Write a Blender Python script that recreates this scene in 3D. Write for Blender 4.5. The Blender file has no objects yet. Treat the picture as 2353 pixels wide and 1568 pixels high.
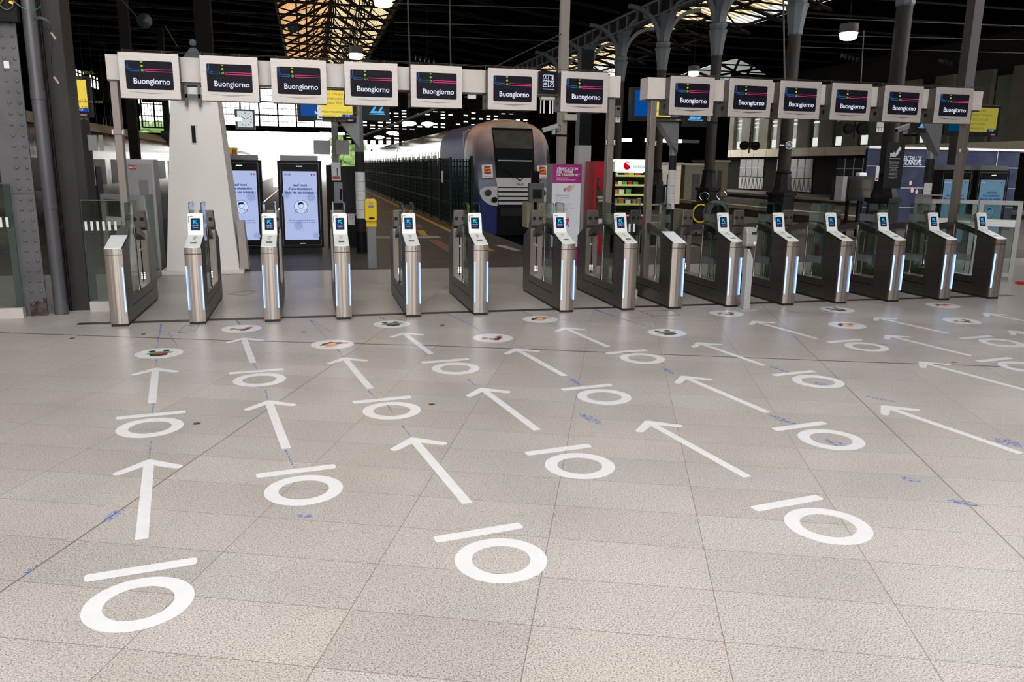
import bpy, bmesh, math, random
from mathutils import Vector, Matrix
random.seed(7)
sc = bpy.context.scene
C = sc.collection
PI = math.pi

# ------------------------------------------------------------------ camera
F_PX = 1834.7
R_ = Vector((0.97048373, -0.24080692, 0.01316663))
F_ = Vector((0.238, 0.94749427, -0.2135664))
U_ = Vector((0.03895297, 0.21039638, 0.97683982))
O_ = Vector((0, 0, 1.8))
cd = bpy.data.cameras.new('camera'); cam = bpy.data.objects.new('camera', cd); C.objects.link(cam)
cd.sensor_width = 36; cd.lens = F_PX / 2353 * 36; cd.clip_end = 500; cd.clip_start = .05
cam.matrix_world = Matrix(((R_.x, U_.x, -F_.x, 0), (R_.y, U_.y, -F_.y, 0), (R_.z, U_.z, -F_.z, 1.8), (0, 0, 0, 1)))
sc.camera = cam

# ------------------------------------------------------------------ light: daylight of a white overcast sky
w = bpy.data.worlds.new('sky'); sc.world = w; w.use_nodes = True
bg = w.node_tree.nodes['Background']
bg.inputs[0].default_value = (1.0, 0.985, 0.965, 1); bg.inputs[1].default_value = 5.2
sc.view_settings.view_transform = 'Standard'; sc.view_settings.look = 'None'
sc.view_settings.exposure = 0.0; sc.view_settings.gamma = 1.0
sc.cycles.max_bounces = 6; sc.cycles.diffuse_bounces = 3; sc.cycles.glossy_bounces = 3
sc.cycles.transparent_max_bounces = 64; sc.cycles.transmission_bounces = 4
sc.cycles.sample_clamp_indirect = 4.0; sc.cycles.caustics_reflective = False; sc.cycles.caustics_refractive = False
sc.cycles.use_denoising = True

# ------------------------------------------------------------------ helpers
def ray(x, y): return F_ + (x - 1176.5) / F_PX * R_ - (y - 784) / F_PX * U_
def at(x, y, Y):
    d = ray(x, y); return O_ + d * (Y / d.y)
def flr(x, y, z=0):
    d = ray(x, y); return O_ + d * ((z - 1.8) / d.z)

class MB:
    def __init__(s): s.bm = bmesh.new()
    def face(s, pts):
        s.bm.faces.new([s.bm.verts.new(p) for p in pts]); return s
    def box(s, x0, x1, y0, y1, z0, z1, m=None):
        vs = [Vector((x, y, z)) for z in (z0, z1) for y in (y0, y1) for x in (x0, x1)]
        if m: vs = [m @ v for v in vs]
        v = [s.bm.verts.new(p) for p in vs]
        for f in ((0, 2, 3, 1), (4, 5, 7, 6), (0, 1, 5, 4), (2, 6, 7, 3), (0, 4, 6, 2), (1, 3, 7, 5)):
            s.bm.faces.new([v[i] for i in f])
        return s
    def prism(s, pts, a, b, ax='x', m=None):
        """polygon in the plane across ax, extruded along ax from a to b"""
        def mk(p, t):
            q = {'x': (t, p[0], p[1]), 'y': (p[0], t, p[1]), 'z': (p[0], p[1], t)}[ax]
            q = Vector(q); return m @ q if m else q
        A = [s.bm.verts.new(mk(p, a)) for p in pts]; B = [s.bm.verts.new(mk(p, b)) for p in pts]
        n = len(pts)
        s.bm.faces.new(A); s.bm.faces.new(B[::-1])
        for i in range(n): s.bm.faces.new([A[i], B[i], B[(i + 1) % n], A[(i + 1) % n]])
        return s
    def strip(s, outer, inner, a, b, ax='x', m=None, closed=False):
        def mk(p, t):
            q = Vector({'x': (t, p[0], p[1]), 'y': (p[0], t, p[1]), 'z': (p[0], p[1], t)}[ax])
            return m @ q if m else q
        n = len(outer)
        g = [[s.bm.verts.new(mk(p, t)) for p in L] for t in (a, b) for L in (outer, inner)]
        oa, ia, ob, ib = g
        for i in range(n if closed else n - 1):
            j = (i + 1) % n
            s.bm.faces.new([oa[i], oa[j], ia[j], ia[i]]); s.bm.faces.new([ob[i], ib[i], ib[j], ob[j]])
            s.bm.faces.new([oa[i], ob[i], ob[j], oa[j]]); s.bm.faces.new([ia[i], ia[j], ib[j], ib[i]])
        if not closed:
            s.bm.faces.new([oa[0], ia[0], ib[0], ob[0]]); s.bm.faces.new([oa[-1], ob[-1], ib[-1], ia[-1]])
        return s
    def tube(s, p0, p1, r, n=12, r1=None, caps=True):
        p0 = Vector(p0); p1 = Vector(p1); d = (p1 - p0)
        if d.length < 1e-6: return s
        q = d.to_track_quat('Z', 'Y').to_matrix(); r1 = r if r1 is None else r1
        A = [s.bm.verts.new(p0 + q @ Vector((r * math.cos(2 * PI * i / n), r * math.sin(2 * PI * i / n), 0))) for i in range(n)]
        B = [s.bm.verts.new(p1 + q @ Vector((r1 * math.cos(2 * PI * i / n), r1 * math.sin(2 * PI * i / n), 0))) for i in range(n)]
        for i in range(n): s.bm.faces.new([A[i], A[(i + 1) % n], B[(i + 1) % n], B[i]])
        if caps: s.bm.faces.new(A[::-1]); s.bm.faces.new(B)
        return s
    def path(s, pts, r, n=8):
        """one continuous tube along points"""
        pts = [Vector(p) for p in pts]; rings = []
        for i, p in enumerate(pts):
            d = (pts[min(i + 1, len(pts) - 1)] - pts[max(i - 1, 0)]).normalized()
            q = d.to_track_quat('Z', 'Y').to_matrix()
            rings.append([s.bm.verts.new(p + q @ Vector((r * math.cos(2 * PI * k / n), r * math.sin(2 * PI * k / n), 0))) for k in range(n)])
        for a, b in zip(rings, rings[1:]):
            for k in range(n): s.bm.faces.new([a[k], a[(k + 1) % n], b[(k + 1) % n], b[k]])
        s.bm.faces.new(rings[0][::-1]); s.bm.faces.new(rings[-1]); return s
    def lathe(s, prof, c=(0, 0, 0), n=24, ax='z'):
        c = Vector(c); rings = []
        for r, z in prof:
            L = []
            for k in range(n):
                a = 2 * PI * k / n
                v = Vector((r * math.cos(a), r * math.sin(a), z))
                if ax == 'y': v = Vector((v.x, -v.z, v.y))
                if ax == 'x': v = Vector((v.z, v.x, v.y))
                L.append(s.bm.verts.new(c + v))
            rings.append(L)
        for a, b in zip(rings, rings[1:]):
            for k in range(n): s.bm.faces.new([a[k], a[(k + 1) % n], b[(k + 1) % n], b[k]])
        s.bm.faces.new(rings[0][::-1]); s.bm.faces.new(rings[-1]); return s
    def add(s, me, m=None):
        off = len(s.bm.verts); vs = [s.bm.verts.new((m @ v.co) if m else v.co) for v in me.vertices]
        for p in me.polygons:
            try: s.bm.faces.new([vs[i] for i in p.vertices])
            except ValueError: pass
        return s
    def build(s, name, mat, parent=None, smooth=False, bevel=0, kind=None, weld=False):
        if weld: bmesh.ops.remove_doubles(s.bm, verts=s.bm.verts, dist=1e-5)
        bmesh.ops.recalc_face_normals(s.bm, faces=s.bm.faces)
        me = bpy.data.meshes.new(name); s.bm.to_mesh(me); s.bm.free()
        if mat: me.materials.append(mat)
        o = bpy.data.objects.new(name, me); C.objects.link(o)
        if parent: o.parent = parent
        if smooth:
            for p in me.polygons: p.use_smooth = True
            try: me.set_sharp_from_angle(angle=math.radians(40))
            except Exception: pass
        if bevel:
            b = o.modifiers.new('bevel', 'BEVEL'); b.width = bevel; b.segments = 2; b.limit_method = 'ANGLE'
        if kind: o['kind'] = kind
        return o

def tag(o, label, cat, group=None, kind=None):
    o['label'] = label; o['category'] = cat
    if group: o['group'] = group
    if kind: o['kind'] = kind
    return o
def thing(name, label, cat, loc=(0, 0, 0), rz=0, group=None):
    o = bpy.data.objects.new(name, None); C.objects.link(o); o.location = loc; o.rotation_euler = (0, 0, rz)
    o.empty_display_size = .1
    return tag(o, label, cat, group)
def kids(o): return [c for c in bpy.data.objects if c.parent == o]
def dup(o, loc=None, label=None, parent=None, skip=()):
    c = o.copy(); C.objects.link(c)
    if parent is not None: c.parent = parent
    if loc is not None: c.location = loc
    if label: c['label'] = label
    for k in kids(o):
        if k.name.split('.')[0] in skip or k.get('_side') in skip: continue
        dup(k, parent=c)
    return c
def struct(name, mb, mat, **k): return mb.build(name, mat, kind='structure', **k)

def mat(name, col, rough=.5, metal=0, emit=None, es=0, spec=None, coat=0):
    m = bpy.data.materials.new(name); m.use_nodes = True; b = m.node_tree.nodes['Principled BSDF']
    b.inputs['Base Color'].default_value = (*col, 1); b.inputs['Roughness'].default_value = rough
    b.inputs['Metallic'].default_value = metal
    if spec is not None: b.inputs['Specular IOR Level'].default_value = spec
    if coat: b.inputs['Coat Weight'].default_value = coat; b.inputs['Coat Roughness'].default_value = .1
    if emit: b.inputs['Emission Color'].default_value = (*emit, 1); b.inputs['Emission Strength'].default_value = es
    return m
def nodes(m): return m.node_tree.nodes, m.node_tree.links, m.node_tree.nodes['Principled BSDF']
def noisy(name, c0, c1, scale=(5, 5, 5), rough=.5, metal=0, lo=.35, hi=.65, bump=0, spec=None, rv=0, detail=4):
    m = mat(name, c0, rough, metal, spec=spec); N, L, b = nodes(m)
    tc = N.new('ShaderNodeTexCoord'); mp = N.new('ShaderNodeMapping'); mp.inputs['Scale'].default_value = scale
    nz = N.new('ShaderNodeTexNoise'); nz.inputs['Scale'].default_value = 1; nz.inputs['Detail'].default_value = detail
    r = N.new('ShaderNodeValToRGB'); r.color_ramp.elements[0].position = lo; r.color_ramp.elements[1].position = hi
    r.color_ramp.elements[0].color = (*c0, 1); r.color_ramp.elements[1].color = (*c1, 1)
    L.new(tc.outputs['Object'], mp.inputs['Vector']); L.new(mp.outputs[0], nz.inputs['Vector'])
    L.new(nz.outputs['Fac'], r.inputs['Fac']); L.new(r.outputs['Color'], b.inputs['Base Color'])
    if rv:
        mr = N.new('ShaderNodeMapRange'); mr.inputs['To Min'].default_value = rough - rv; mr.inputs['To Max'].default_value = rough + rv
        L.new(nz.outputs['Fac'], mr.inputs['Value']); L.new(mr.outputs[0], b.inputs['Roughness'])
    if bump:
        bp = N.new('ShaderNodeBump'); bp.inputs['Strength'].default_value = bump; bp.inputs['Distance'].default_value = .01
        L.new(nz.outputs['Fac'], bp.inputs['Height']); L.new(bp.outputs[0], b.inputs['Normal'])
    return m
def glow(name, col, s=1.0):
    m = mat(name, (0, 0, 0), .35, 0, col, s, spec=.06); return m
def glass(name, tint=(.85, .93, .9), gloss=.12, dirt=0.0):
    m = bpy.data.materials.new(name); m.use_nodes = True; N = m.node_tree.nodes; L = m.node_tree.links
    N.clear(); o = N.new('ShaderNodeOutputMaterial'); t = N.new('ShaderNodeBsdfTransparent'); g = N.new('ShaderNodeBsdfGlossy')
    t.inputs[0].default_value = (*tint, 1); g.inputs['Roughness'].default_value = .03; g.inputs[0].default_value = (.9, .95, .93, 1)
    fr = N.new('ShaderNodeFresnel'); gq = N.new('ShaderNodeNewGeometry'); mr = N.new('ShaderNodeMapRange'); mr.inputs['To Min'].default_value = 1.45; mr.inputs['To Max'].default_value = 1 / 1.45; L.new(gq.outputs['Backfacing'], mr.inputs['Value']); L.new(mr.outputs[0], fr.inputs['IOR'])
    mx = N.new('ShaderNodeMixShader'); L.new(fr.outputs[0], mx.inputs[0]); L.new(t.outputs[0], mx.inputs[1]); L.new(g.outputs[0], mx.inputs[2])
    last = mx
    if dirt:
        d = N.new('ShaderNodeBsdfDiffuse'); d.inputs[0].default_value = (.5, .55, .53, 1)
        m2 = N.new('ShaderNodeMixShader'); m2.inputs[0].default_value = dirt; L.new(mx.outputs[0], m2.inputs[1]); L.new(d.outputs[0], m2.inputs[2]); last = m2
    L.new(last.outputs[0], o.inputs[0]); return m

_tc = {}
def text_mesh(txt, size, bold=0.0, align='CENTER', space=1.0, shear=0):
    key = (txt, size, bold, align, space, shear)
    if key in _tc: return _tc[key]
    cu = bpy.data.curves.new('lettering', 'FONT'); cu.body = txt; cu.size = size; cu.offset = bold; cu.align_x = align
    cu.align_y = 'CENTER'; cu.space_line = space; cu.resolution_u = 3; cu.shear = shear; cu.fill_mode = 'BOTH'
    o = bpy.data.objects.new('lettering', cu); C.objects.link(o)
    dg = bpy.context.evaluated_depsgraph_get(); dg.update()
    me = bpy.data.meshes.new_from_object(o.evaluated_get(dg)); bpy.data.objects.remove(o); bpy.data.curves.remove(cu)
    _tc[key] = me; return me
# text standing in the XZ plane, facing -Y
STAND = Matrix.Rotation(PI / 2, 4, 'X')
def lettering(name, txt, size, m, parent, loc, bold=0.0, align='CENTER', M=None, sx=1.0, space=1.0):
    me = text_mesh(txt, size, bold, align, space)
    b = MB(); b.add(me, Matrix.Translation(loc) @ (M if M is not None else STAND) @ Matrix.Diagonal((sx, 1, 1, 1)))
    return b.build(name, m, parent)
def ell(cx, cy, rx, ry, n=28, a0=0, a1=2 * PI): return [(cx + rx * math.cos(a0 + (a1 - a0) * i / n), cy + ry * math.sin(a0 + (a1 - a0) * i / n)) for i in range(n + (0 if abs(a1 - a0 - 2 * PI) < 1e-6 else 1))]
def rrect(x0, x1, y0, y1, r, n=5, corners=(1, 1, 1, 1)):
    out = []
    for i, (cx, cy, a) in enumerate(((x1 - r, y1 - r, 0), (x0 + r, y1 - r, PI / 2), (x0 + r, y0 + r, PI), (x1 - r, y0 + r, 3 * PI / 2))):
        if corners[i]:
            out += [(cx + r * math.cos(a + PI / 2 * k / n), cy + r * math.sin(a + PI / 2 * k / n)) for k in range(n + 1)]
        else:
            out.append(((x1, y1), (x0, y1), (x0, y0), (x1, y0))[i])
    return out

# ------------------------------------------------------------------ materials
def granite():
    m = mat('granite', (.5, .46, .42), .3, 0, spec=.5); N, L, b = nodes(m)
    tc = N.new('ShaderNodeTexCoord'); sep = N.new('ShaderNodeSeparateXYZ'); L.new(tc.outputs['Object'], sep.inputs[0])
    def mth(op, a, b_=None, c_=None):
        n = N.new('ShaderNodeMath'); n.operation = op
        for i, v in enumerate((a, b_, c_)):
            if v is None: continue
            if isinstance(v, (int, float)): n.inputs[i].default_value = v
            else: L.new(v, n.inputs[i])
        return n.outputs[0]
    X, Y = sep.outputs[0], sep.outputs[1]
    ca, sa = .9304, .3666
    u = mth('DIVIDE', mth('ADD', mth('SUBTRACT', mth('MULTIPLY', X, ca), mth('MULTIPLY', Y, sa)), 2.545), .7555)
    v = mth('DIVIDE', mth('SUBTRACT', mth('ADD', mth('MULTIPLY', X, sa), mth('MULTIPLY', Y, ca)), 2.485), .3925)
    def line(t, wd, size):
        d = mth('ABSOLUTE', mth('SUBTRACT', mth('FRACT', mth('ADD', t, .5)), .5))
        return mth('LESS_THAN', d, wd / 2 / size)
    joint = mth('MAXIMUM', line(u, .004, .7555), line(v, .0035, .3925))
    # wide expansion joints every fifth slab column
    u5 = mth('DIVIDE', u, 6.0); wide = line(u5, .010, .7555 * 6); 
    cmb = N.new('ShaderNodeCombineXYZ'); L.new(mth('FLOOR', u), cmb.inputs[0]); L.new(mth('FLOOR', v), cmb.inputs[1])
    wn = N.new('ShaderNodeTexWhiteNoise'); wn.noise_dimensions = '2D'; L.new(cmb.outputs[0], wn.inputs['Vector'])
    n1 = N.new('ShaderNodeTexNoise'); n1.inputs['Scale'].default_value = 140; n1.inputs['Detail'].default_value = 3; n1.inputs['Roughness'].default_value = .7
    n2 = N.new('ShaderNodeTexNoise'); n2.inputs['Scale'].default_value = 48; n2.inputs['Detail'].default_value = 2
    n3 = N.new('ShaderNodeTexNoise'); n3.inputs['Scale'].default_value = 1.3; n3.inputs['Detail'].default_value = 5
    vo = N.new('ShaderNodeTexVoronoi'); vo.inputs['Scale'].default_value = 95
    for n in (n1, n2, n3, vo): L.new(tc.outputs['Object'], n.inputs['Vector'])
    r1 = N.new('ShaderNodeValToRGB'); e = r1.color_ramp.elements
    e[0].position = .33; e[0].color = (.10, .09, .086, 1); e[1].position = .66; e[1].color = (.66, .60, .555, 1)
    x = e.new(.41); x.color = (.26, .235, .22, 1); x = e.new(.48); x.color = (.48, .435, .40, 1)
    L.new(n1.outputs['Fac'], r1.inputs['Fac'])
    # small black grains
    g = N.new('ShaderNodeMath'); g.operation = 'LESS_THAN'; g.inputs[1].default_value = .30; L.new(n2.outputs['Fac'], g.inputs[0])
    g2 = mth('LESS_THAN', vo.outputs['Distance'], .17)
    sepc = N.new('ShaderNodeSeparateColor'); L.new(vo.outputs['Color'], sepc.inputs[0])
    g3 = mth('MULTIPLY', g2, mth('LESS_THAN', sepc.outputs[0], .45))
    mx = N.new('ShaderNodeMixRGB'); mx.inputs[2].default_value = (.07, .062, .06, 1); L.new(mth('MULTIPLY', g3, .75), mx.inputs[0]); L.new(r1.outputs[0], mx.inputs[1])
    # slab to slab tone and worn patches
    tone = mth('ADD', mth('MULTIPLY', wn.outputs['Value'], .13), .90)
    tone = mth('MULTIPLY', tone, mth('ADD', mth('MULTIPLY', n3.outputs['Fac'], .4), .80))
    hs = N.new('ShaderNodeHueSaturation'); L.new(mx.outputs[0], hs.inputs['Color']); L.new(tone, hs.inputs['Value'])
    L.new(mth('ADD', mth('MULTIPLY', sepnoise(N, L, wn), .35), .7), hs.inputs['Saturation'])
    mj = N.new('ShaderNodeMixRGB'); mj.inputs[2].default_value = (.16, .125, .10, 1); L.new(mth('MULTIPLY', mth('MAXIMUM', joint, wide), .85), mj.inputs[0]); L.new(hs.outputs[0], mj.inputs[1])
    L.new(mj.outputs[0], b.inputs['Base Color'])
    rr = N.new('ShaderNodeMapRange'); rr.inputs['To Min'].default_value = .22; rr.inputs['To Max'].default_value = .42; L.new(n3.outputs['Fac'], rr.inputs['Value'])
    L.new(rr.outputs[0], b.inputs['Roughness'])
    return m
def sepnoise(N, L, wn):
    s = N.new('ShaderNodeSeparateColor'); L.new(wn.outputs['Color'], s.inputs[0]); return s.outputs[1]

M = {}
M['granite'] = granite()
M['asphalt'] = noisy('asphalt', (.042, .036, .032), (.075, .066, .057), (1.2, 1.2, 1.2), .55, lo=.3, hi=.7, detail=12)
M['ballast'] = noisy('ballast', (.05, .04, .033), (.13, .11, .09), (14, 14, 14), .9, detail=8)
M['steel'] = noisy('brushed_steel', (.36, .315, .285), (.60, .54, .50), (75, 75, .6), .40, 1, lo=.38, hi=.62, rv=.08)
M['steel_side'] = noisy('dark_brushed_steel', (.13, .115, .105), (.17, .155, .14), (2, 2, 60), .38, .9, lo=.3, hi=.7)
M['steel_inner'] = noisy('satin_steel', (.36, .33, .30), (.45, .41, .375), (60, 60, .7), .38, .95)
M['chrome'] = mat('chrome', (.6, .58, .55), .15, 1)
M['plinth'] = mat('black_rubber', (.012, .012, .012), .6)
M['seam'] = mat('dark_seam', (.02, .022, .022), .4)
M['white_plastic'] = mat('white_plastic', (.74, .75, .74), .28, 0)
M['cap_white'] = mat('white_cap', (.72, .74, .76), .35, 0)
M['black'] = mat('black', (.008, .008, .009), .4, spec=.12)
M['dark'] = mat('dark_paint', (.020, .020, .022), .5, spec=.15)
M['screen_navy'] = glow('screen_navy', (.008, .020, .075), 1.0)
M['screen_black'] = glow('screen_black', (.009, .008, .014), 1.0)
M['cyan'] = glow('cyan_light', (.0, .62, .85), 1.0)
M['white_light'] = glow('white_light', (.75, .78, .95), 1.0)
M['txt_dim'] = glow('screen_text', (.45, .55, .72), 1.0)
M['blue_line'] = glow('blue_line', (.02, .14, .42), 1.0)
M['green_dot'] = glow('green_dot', (.32, .55, .03), 1.0)
M['pink_line'] = glow('pink_line', (.85, .055, .22), 1.0)
M['led'] = glow('led', (.26, .46, 1.0), 2.8)
M['dots'] = glow('dots', (1, .98, .9), 1.6)
M['bezel'] = noisy('monitor_bezel', (.43, .39, .37), (.50, .46, .435), (1.2, 1, 90), .42, .25, lo=.3, hi=.7)
M['beam'] = noisy('beam_panel', (.50, .46, .435), (.56, .515, .49), (3, 3, 3), .5)
M['under'] = mat('monitor_side', (.13, .115, .105), .45, .6)
M['post'] = mat('post_metal', (.20, .175, .155), .42, .6)
M['glass'] = glass('gate_glass', (.80, .86, .83))
M['glass_edge'] = mat('glass_edge', (.01, .07, .055), .2)
M['frost'] = glass('frosted_band', (.55, .6, .58), dirt=.22)
M['sticker'] = mat('white_sticker', (.72, .74, .74), .5)
M['decal'] = noisy('floor_vinyl', (.76, .76, .785), (.80, .80, .815), (7, 7, 7), .3)
M['tower'] = noisy('white_render', (.84, .81, .78), (.89, .86, .83), (1.5, 1.5, .8), .6)
M['tower_trim'] = mat('tower_trim', (.42, .38, .345), .5)
M['bluegrey'] = mat('blue_grey_paint', (.10, .12, .14), .5)
M['rivet_paint'] = noisy('grey_rivet_paint', (.075, .075, .082), (.105, .103, .11), (3, 3, 3), .5, bump=.1)
M['pipe'] = noisy('pipe_paint', (.07, .07, .08), (.095, .095, .105), (4, 4, 1), .38)
M['darkcol'] = noisy('dark_column', (.030, .027, .027), (.038, .034, .033), (4, 4, 2), .5, spec=.2)
M['rust'] = mat('rust', (.12, .035, .015), .85)
M['yellow'] = mat('yellow_plastic', (.85, .62, .01), .3)
M['grey_metal'] = mat('grey_metal', (.19, .20, .215), .45, .2)
M['light_grey'] = mat('light_grey_metal', (.42, .42, .42), .45, .1)
M['kiosk_grey'] = mat('kiosk_grey', (.16, .155, .15), .45, .2)
M['red'] = mat('vending_red', (.45, .01, .03), .35)
M['fence'] = mat('fence_green', (.004, .015, .011), .6, spec=.15)
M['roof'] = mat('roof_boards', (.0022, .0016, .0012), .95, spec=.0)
M['iron'] = mat('iron', (.007, .006, .0055), .7, spec=.1)
M['castiron'] = mat('painted_cast_iron', (.085, .095, .105), .5, spec=.2)
M['colbrown'] = noisy('column_brown', (.014, .012, .010), (.026, .022, .019), (4, 4, 1), .6, spec=.15)
M['concrete'] = noisy('concrete', (.25, .225, .20), (.34, .31, .28), (3, 3, 3), .8)
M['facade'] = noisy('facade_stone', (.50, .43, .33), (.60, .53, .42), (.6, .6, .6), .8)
M['silver'] = noisy('silver_train', (.10, .095, .09), (.30, .28, .27), (6, 1.2, 6), .22, .9, rv=.1)
M['train_roof'] = noisy('train_roof', (.30, .27, .20), (.42, .37, .28), (2, 2, 2), .55)
M['train_blue'] = mat('train_blue', (.015, .03, .13), .5, spec=.25)
M['train_grey'] = mat('train_grey', (.55, .54, .55), .35)
M['paper'] = mat('paper', (.72, .72, .74), .6)
M['ink'] = mat('ink', (.05, .055, .07), .6)
M['navy_ink'] = glow('navy_ink', (.008, .035, .16), 1)
M['magenta'] = mat('magenta', (.36, .006, .20), .45)
M['wire'] = mat('wire_metal', (.05, .042, .036), .6)

# ------------------------------------------------------------------ floor, platforms, tracks
struct('floor', MB().box(-30, 45, -14, 14.15, -.3, 0), M['granite'])
def slab(n, x0, x1, y0, y1, m=M['asphalt'], z0=-1.2, z1=0): struct(n, MB().box(x0, x1, y0, y1, z0, z1), m)
slab('trim_1', -30, 45, 14.15, 17.4)
slab('trim_2', -.9, 4.75, 17.4, 110)                 # platform beside the train
slab('trim_3', 9.2, 16.6, 17.4, 110)
slab('trim_4', 21.4, 27.5, 24, 110)
slab('trim_5', 33.2, 45, 30, 110)
slab('trim_6', -30, -4.6, 17.4, 110)
slab('trim_7', 16.6, 45, 17.4, 24)
struct('trim_8', MB().box(-30, 45, 17.4, 110, -1.35, -1.2), M['ballast'])
M['edge'] = mat('platform_edge', (.42, .38, .33), .7)
for i, (x, y0) in enumerate(((21.4, 24), (33.2, 30))):
    struct('trim_%d' % (9 + i), MB().box(x - .06, x + .5, y0, 110, -.16, .006), M['edge'])
# outside ground beyond the shed
M['outdoor'] = mat('pale_ground', (.55, .52, .48), .9)
struct('trim_11', MB().box(-70, 90, 110, 240, -1.3, -1.2), M['outdoor'])
def rails(x, y0, y1, k):
    m = MB()
    for s in (-.72, .72): m.box(x + s - .035, x + s + .035, y0, y1, -1.2, -1.05)
    o = m.build('rails', M['chrome']); tag(o, 'pair of steel rails running out of the shed, %s' % k, 'rails', 'railway tracks')
rails(6.96, 19, 110, 'under the blue double-deck train'); rails(-2.7, 18, 110, 'between the two left totem screens'); rails(19, 24, 110, 'beyond the columns on the right')
rails(-6.8, 30, 110, 'under the silver train')
# dark drain strip along the gates
struct('trim_12', MB().box(-2.6, 10.2, 9.69, 9.80, 0, .004), mat('drain', (.045, .038, .034), .4, .3))
# long groove across the slabs
gr = MB(); gp = [(-3.4, 9.43), (-.992, 8.584), (1.178, 7.907), (3.236, 7.142), (5.179, 6.421), (6.9, 5.83), (9.5, 4.93)]
gr.strip([(x, y + .009) for x, y in gp], [(x, y - .009) for x, y in gp], 0, .0015, 'z')
struct('trim_13', gr, mat('groove', (.045, .045, .042), .35, .4))

# ------------------------------------------------------------------ floor decals
ROT = math.radians(8.3)
def disc_pts(r, n=48): return ell(0, 0, r, r, n)
arrow_proto = ring_proto = None
def arrow_mesh(L=1.15):
    m = MB(); z0, z1 = 0, .0016
    def cap(a, b, w):  # stadium stroke
        a = Vector((*a, 0)); b = Vector((*b, 0)); d = (b - a).normalized(); ang = math.atan2(d.y, d.x); pts = []
        for k in range(9): t = ang - PI / 2 + PI * k / 8; pts.append((b.x + w / 2 * math.cos(t) * .9, b.y + w / 2 * math.sin(t) * .9))
        for k in range(9): t = ang + PI / 2 + PI * k / 8; pts.append((a.x + w / 2 * math.cos(t), a.y + w / 2 * math.sin(t)))
        return pts
    w = .058
    # single outline: shaft with a chevron head
    a = .165; q = w * .7071
    pts = [(-.03, -L + .006), (-.026, -L), (.026, -L), (.03, -L + .006), (.03, -.115)]
    def wing(s):
        ex, ey = .162, -.185   # wing end centre
        d = Vector((ex, ey + .035)).normalized(); n = Vector((-d.y, d.x))
        c = Vector((ex, ey)); out = []
        for k in range(7):
            t = -PI / 2 + PI * k / 6
            p = c + d * (w / 2 * math.cos(t)) + n * (w / 2 * math.sin(t)); out.append((s * p.x, p.y))
        return out
    rw = wing(1); pts += rw
    pts += [(.012, -.004), (0, 0), (-.012, -.004)]
    pts += wing(-1)[::-1] + [(-.03, -.115)]
    m.prism(pts, z0, z1, 'z'); return m
def ring_pts(): return ell(0, 0, .2166, .2166, 48), ell(0, 0, .138, .138, 48)
GREEN = mat('print_green', (.08, .32, .16), .4); BRN = mat('print_brown', (.38, .12, .03), .4); ORG = mat('print_orange', (.9, .36, .12), .4)
CRM = mat('print_cream', (.85, .68, .42), .4); INKD = mat('print_black', (.02, .022, .035), .4); REDP = mat('print_red', (.45, .03, .04), .4); PCH = mat('print_peach', (.85, .28, .16), .4)
def disc_art(kind, t):
    r = .215; q = lambda pts, h, n, m_: MB().prism([(x * r, y * r) for x, y in pts], h, h + .0004, 'z').build(n, m_, t)
    if kind == 'g':
        q(ell(-.3, .42, .15, .2, 14), .0017, 'print', INKD); q(ell(.3, .42, .15, .2, 14), .0017, 'print', INKD)
        q([(-.62, -.05), (-.35, .22), (0, .34), (.35, .24), (.62, .12), (.5, -.12), (0, -.1), (-.4, -.22)], .0019, 'print', GREEN)
        q([(-.36, -.12), (-.4, -.5), (-.05, -.62), (.33, -.48), (.36, -.1), (0, -.02)], .0021, 'print', INKD)
        q(ell(.02, .0, .3, .17, 16), .0023, 'print', BRN)
    elif kind == 'b':
        q([(-.62, -.12), (-.5, .2), (.05, .12), (.5, .38), (.62, .2), (.2, -.1), (-.2, -.05)], .0017, 'print', BRN)
        q([(-.3, -.15), (-.25, -.36), (.1, -.42), (.45, -.2), (.4, .0), (0, .0)], .0019, 'print', INKD)
        q(ell(-.02, .02, .27, .16, 16), .0021, 'print', CRM); q([(-.1, -.42), (-.12, -.62), (.16, -.6), (.18, -.42)], .0021, 'print', REDP)
    else:
        q([(-.62, -.15), (-.4, .3), (0, .42), (.4, .36), (.72, .2), (.5, -.02), (0, .0)], .0017, 'print', INKD)
        q([(-.42, -.2), (-.3, .1), (.1, .12), (.3, -.12), (.1, -.42), (-.3, -.46)], .0019, 'print', ORG)
        q(ell(.0, .1, .18, .12, 14), .0021, 'print', CRM); q(ell(0, .45, .12, .1, 12), .0021, 'print', REDP); q(ell(.62, .1, .18, .17, 14), .0021, 'print', PCH)
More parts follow.
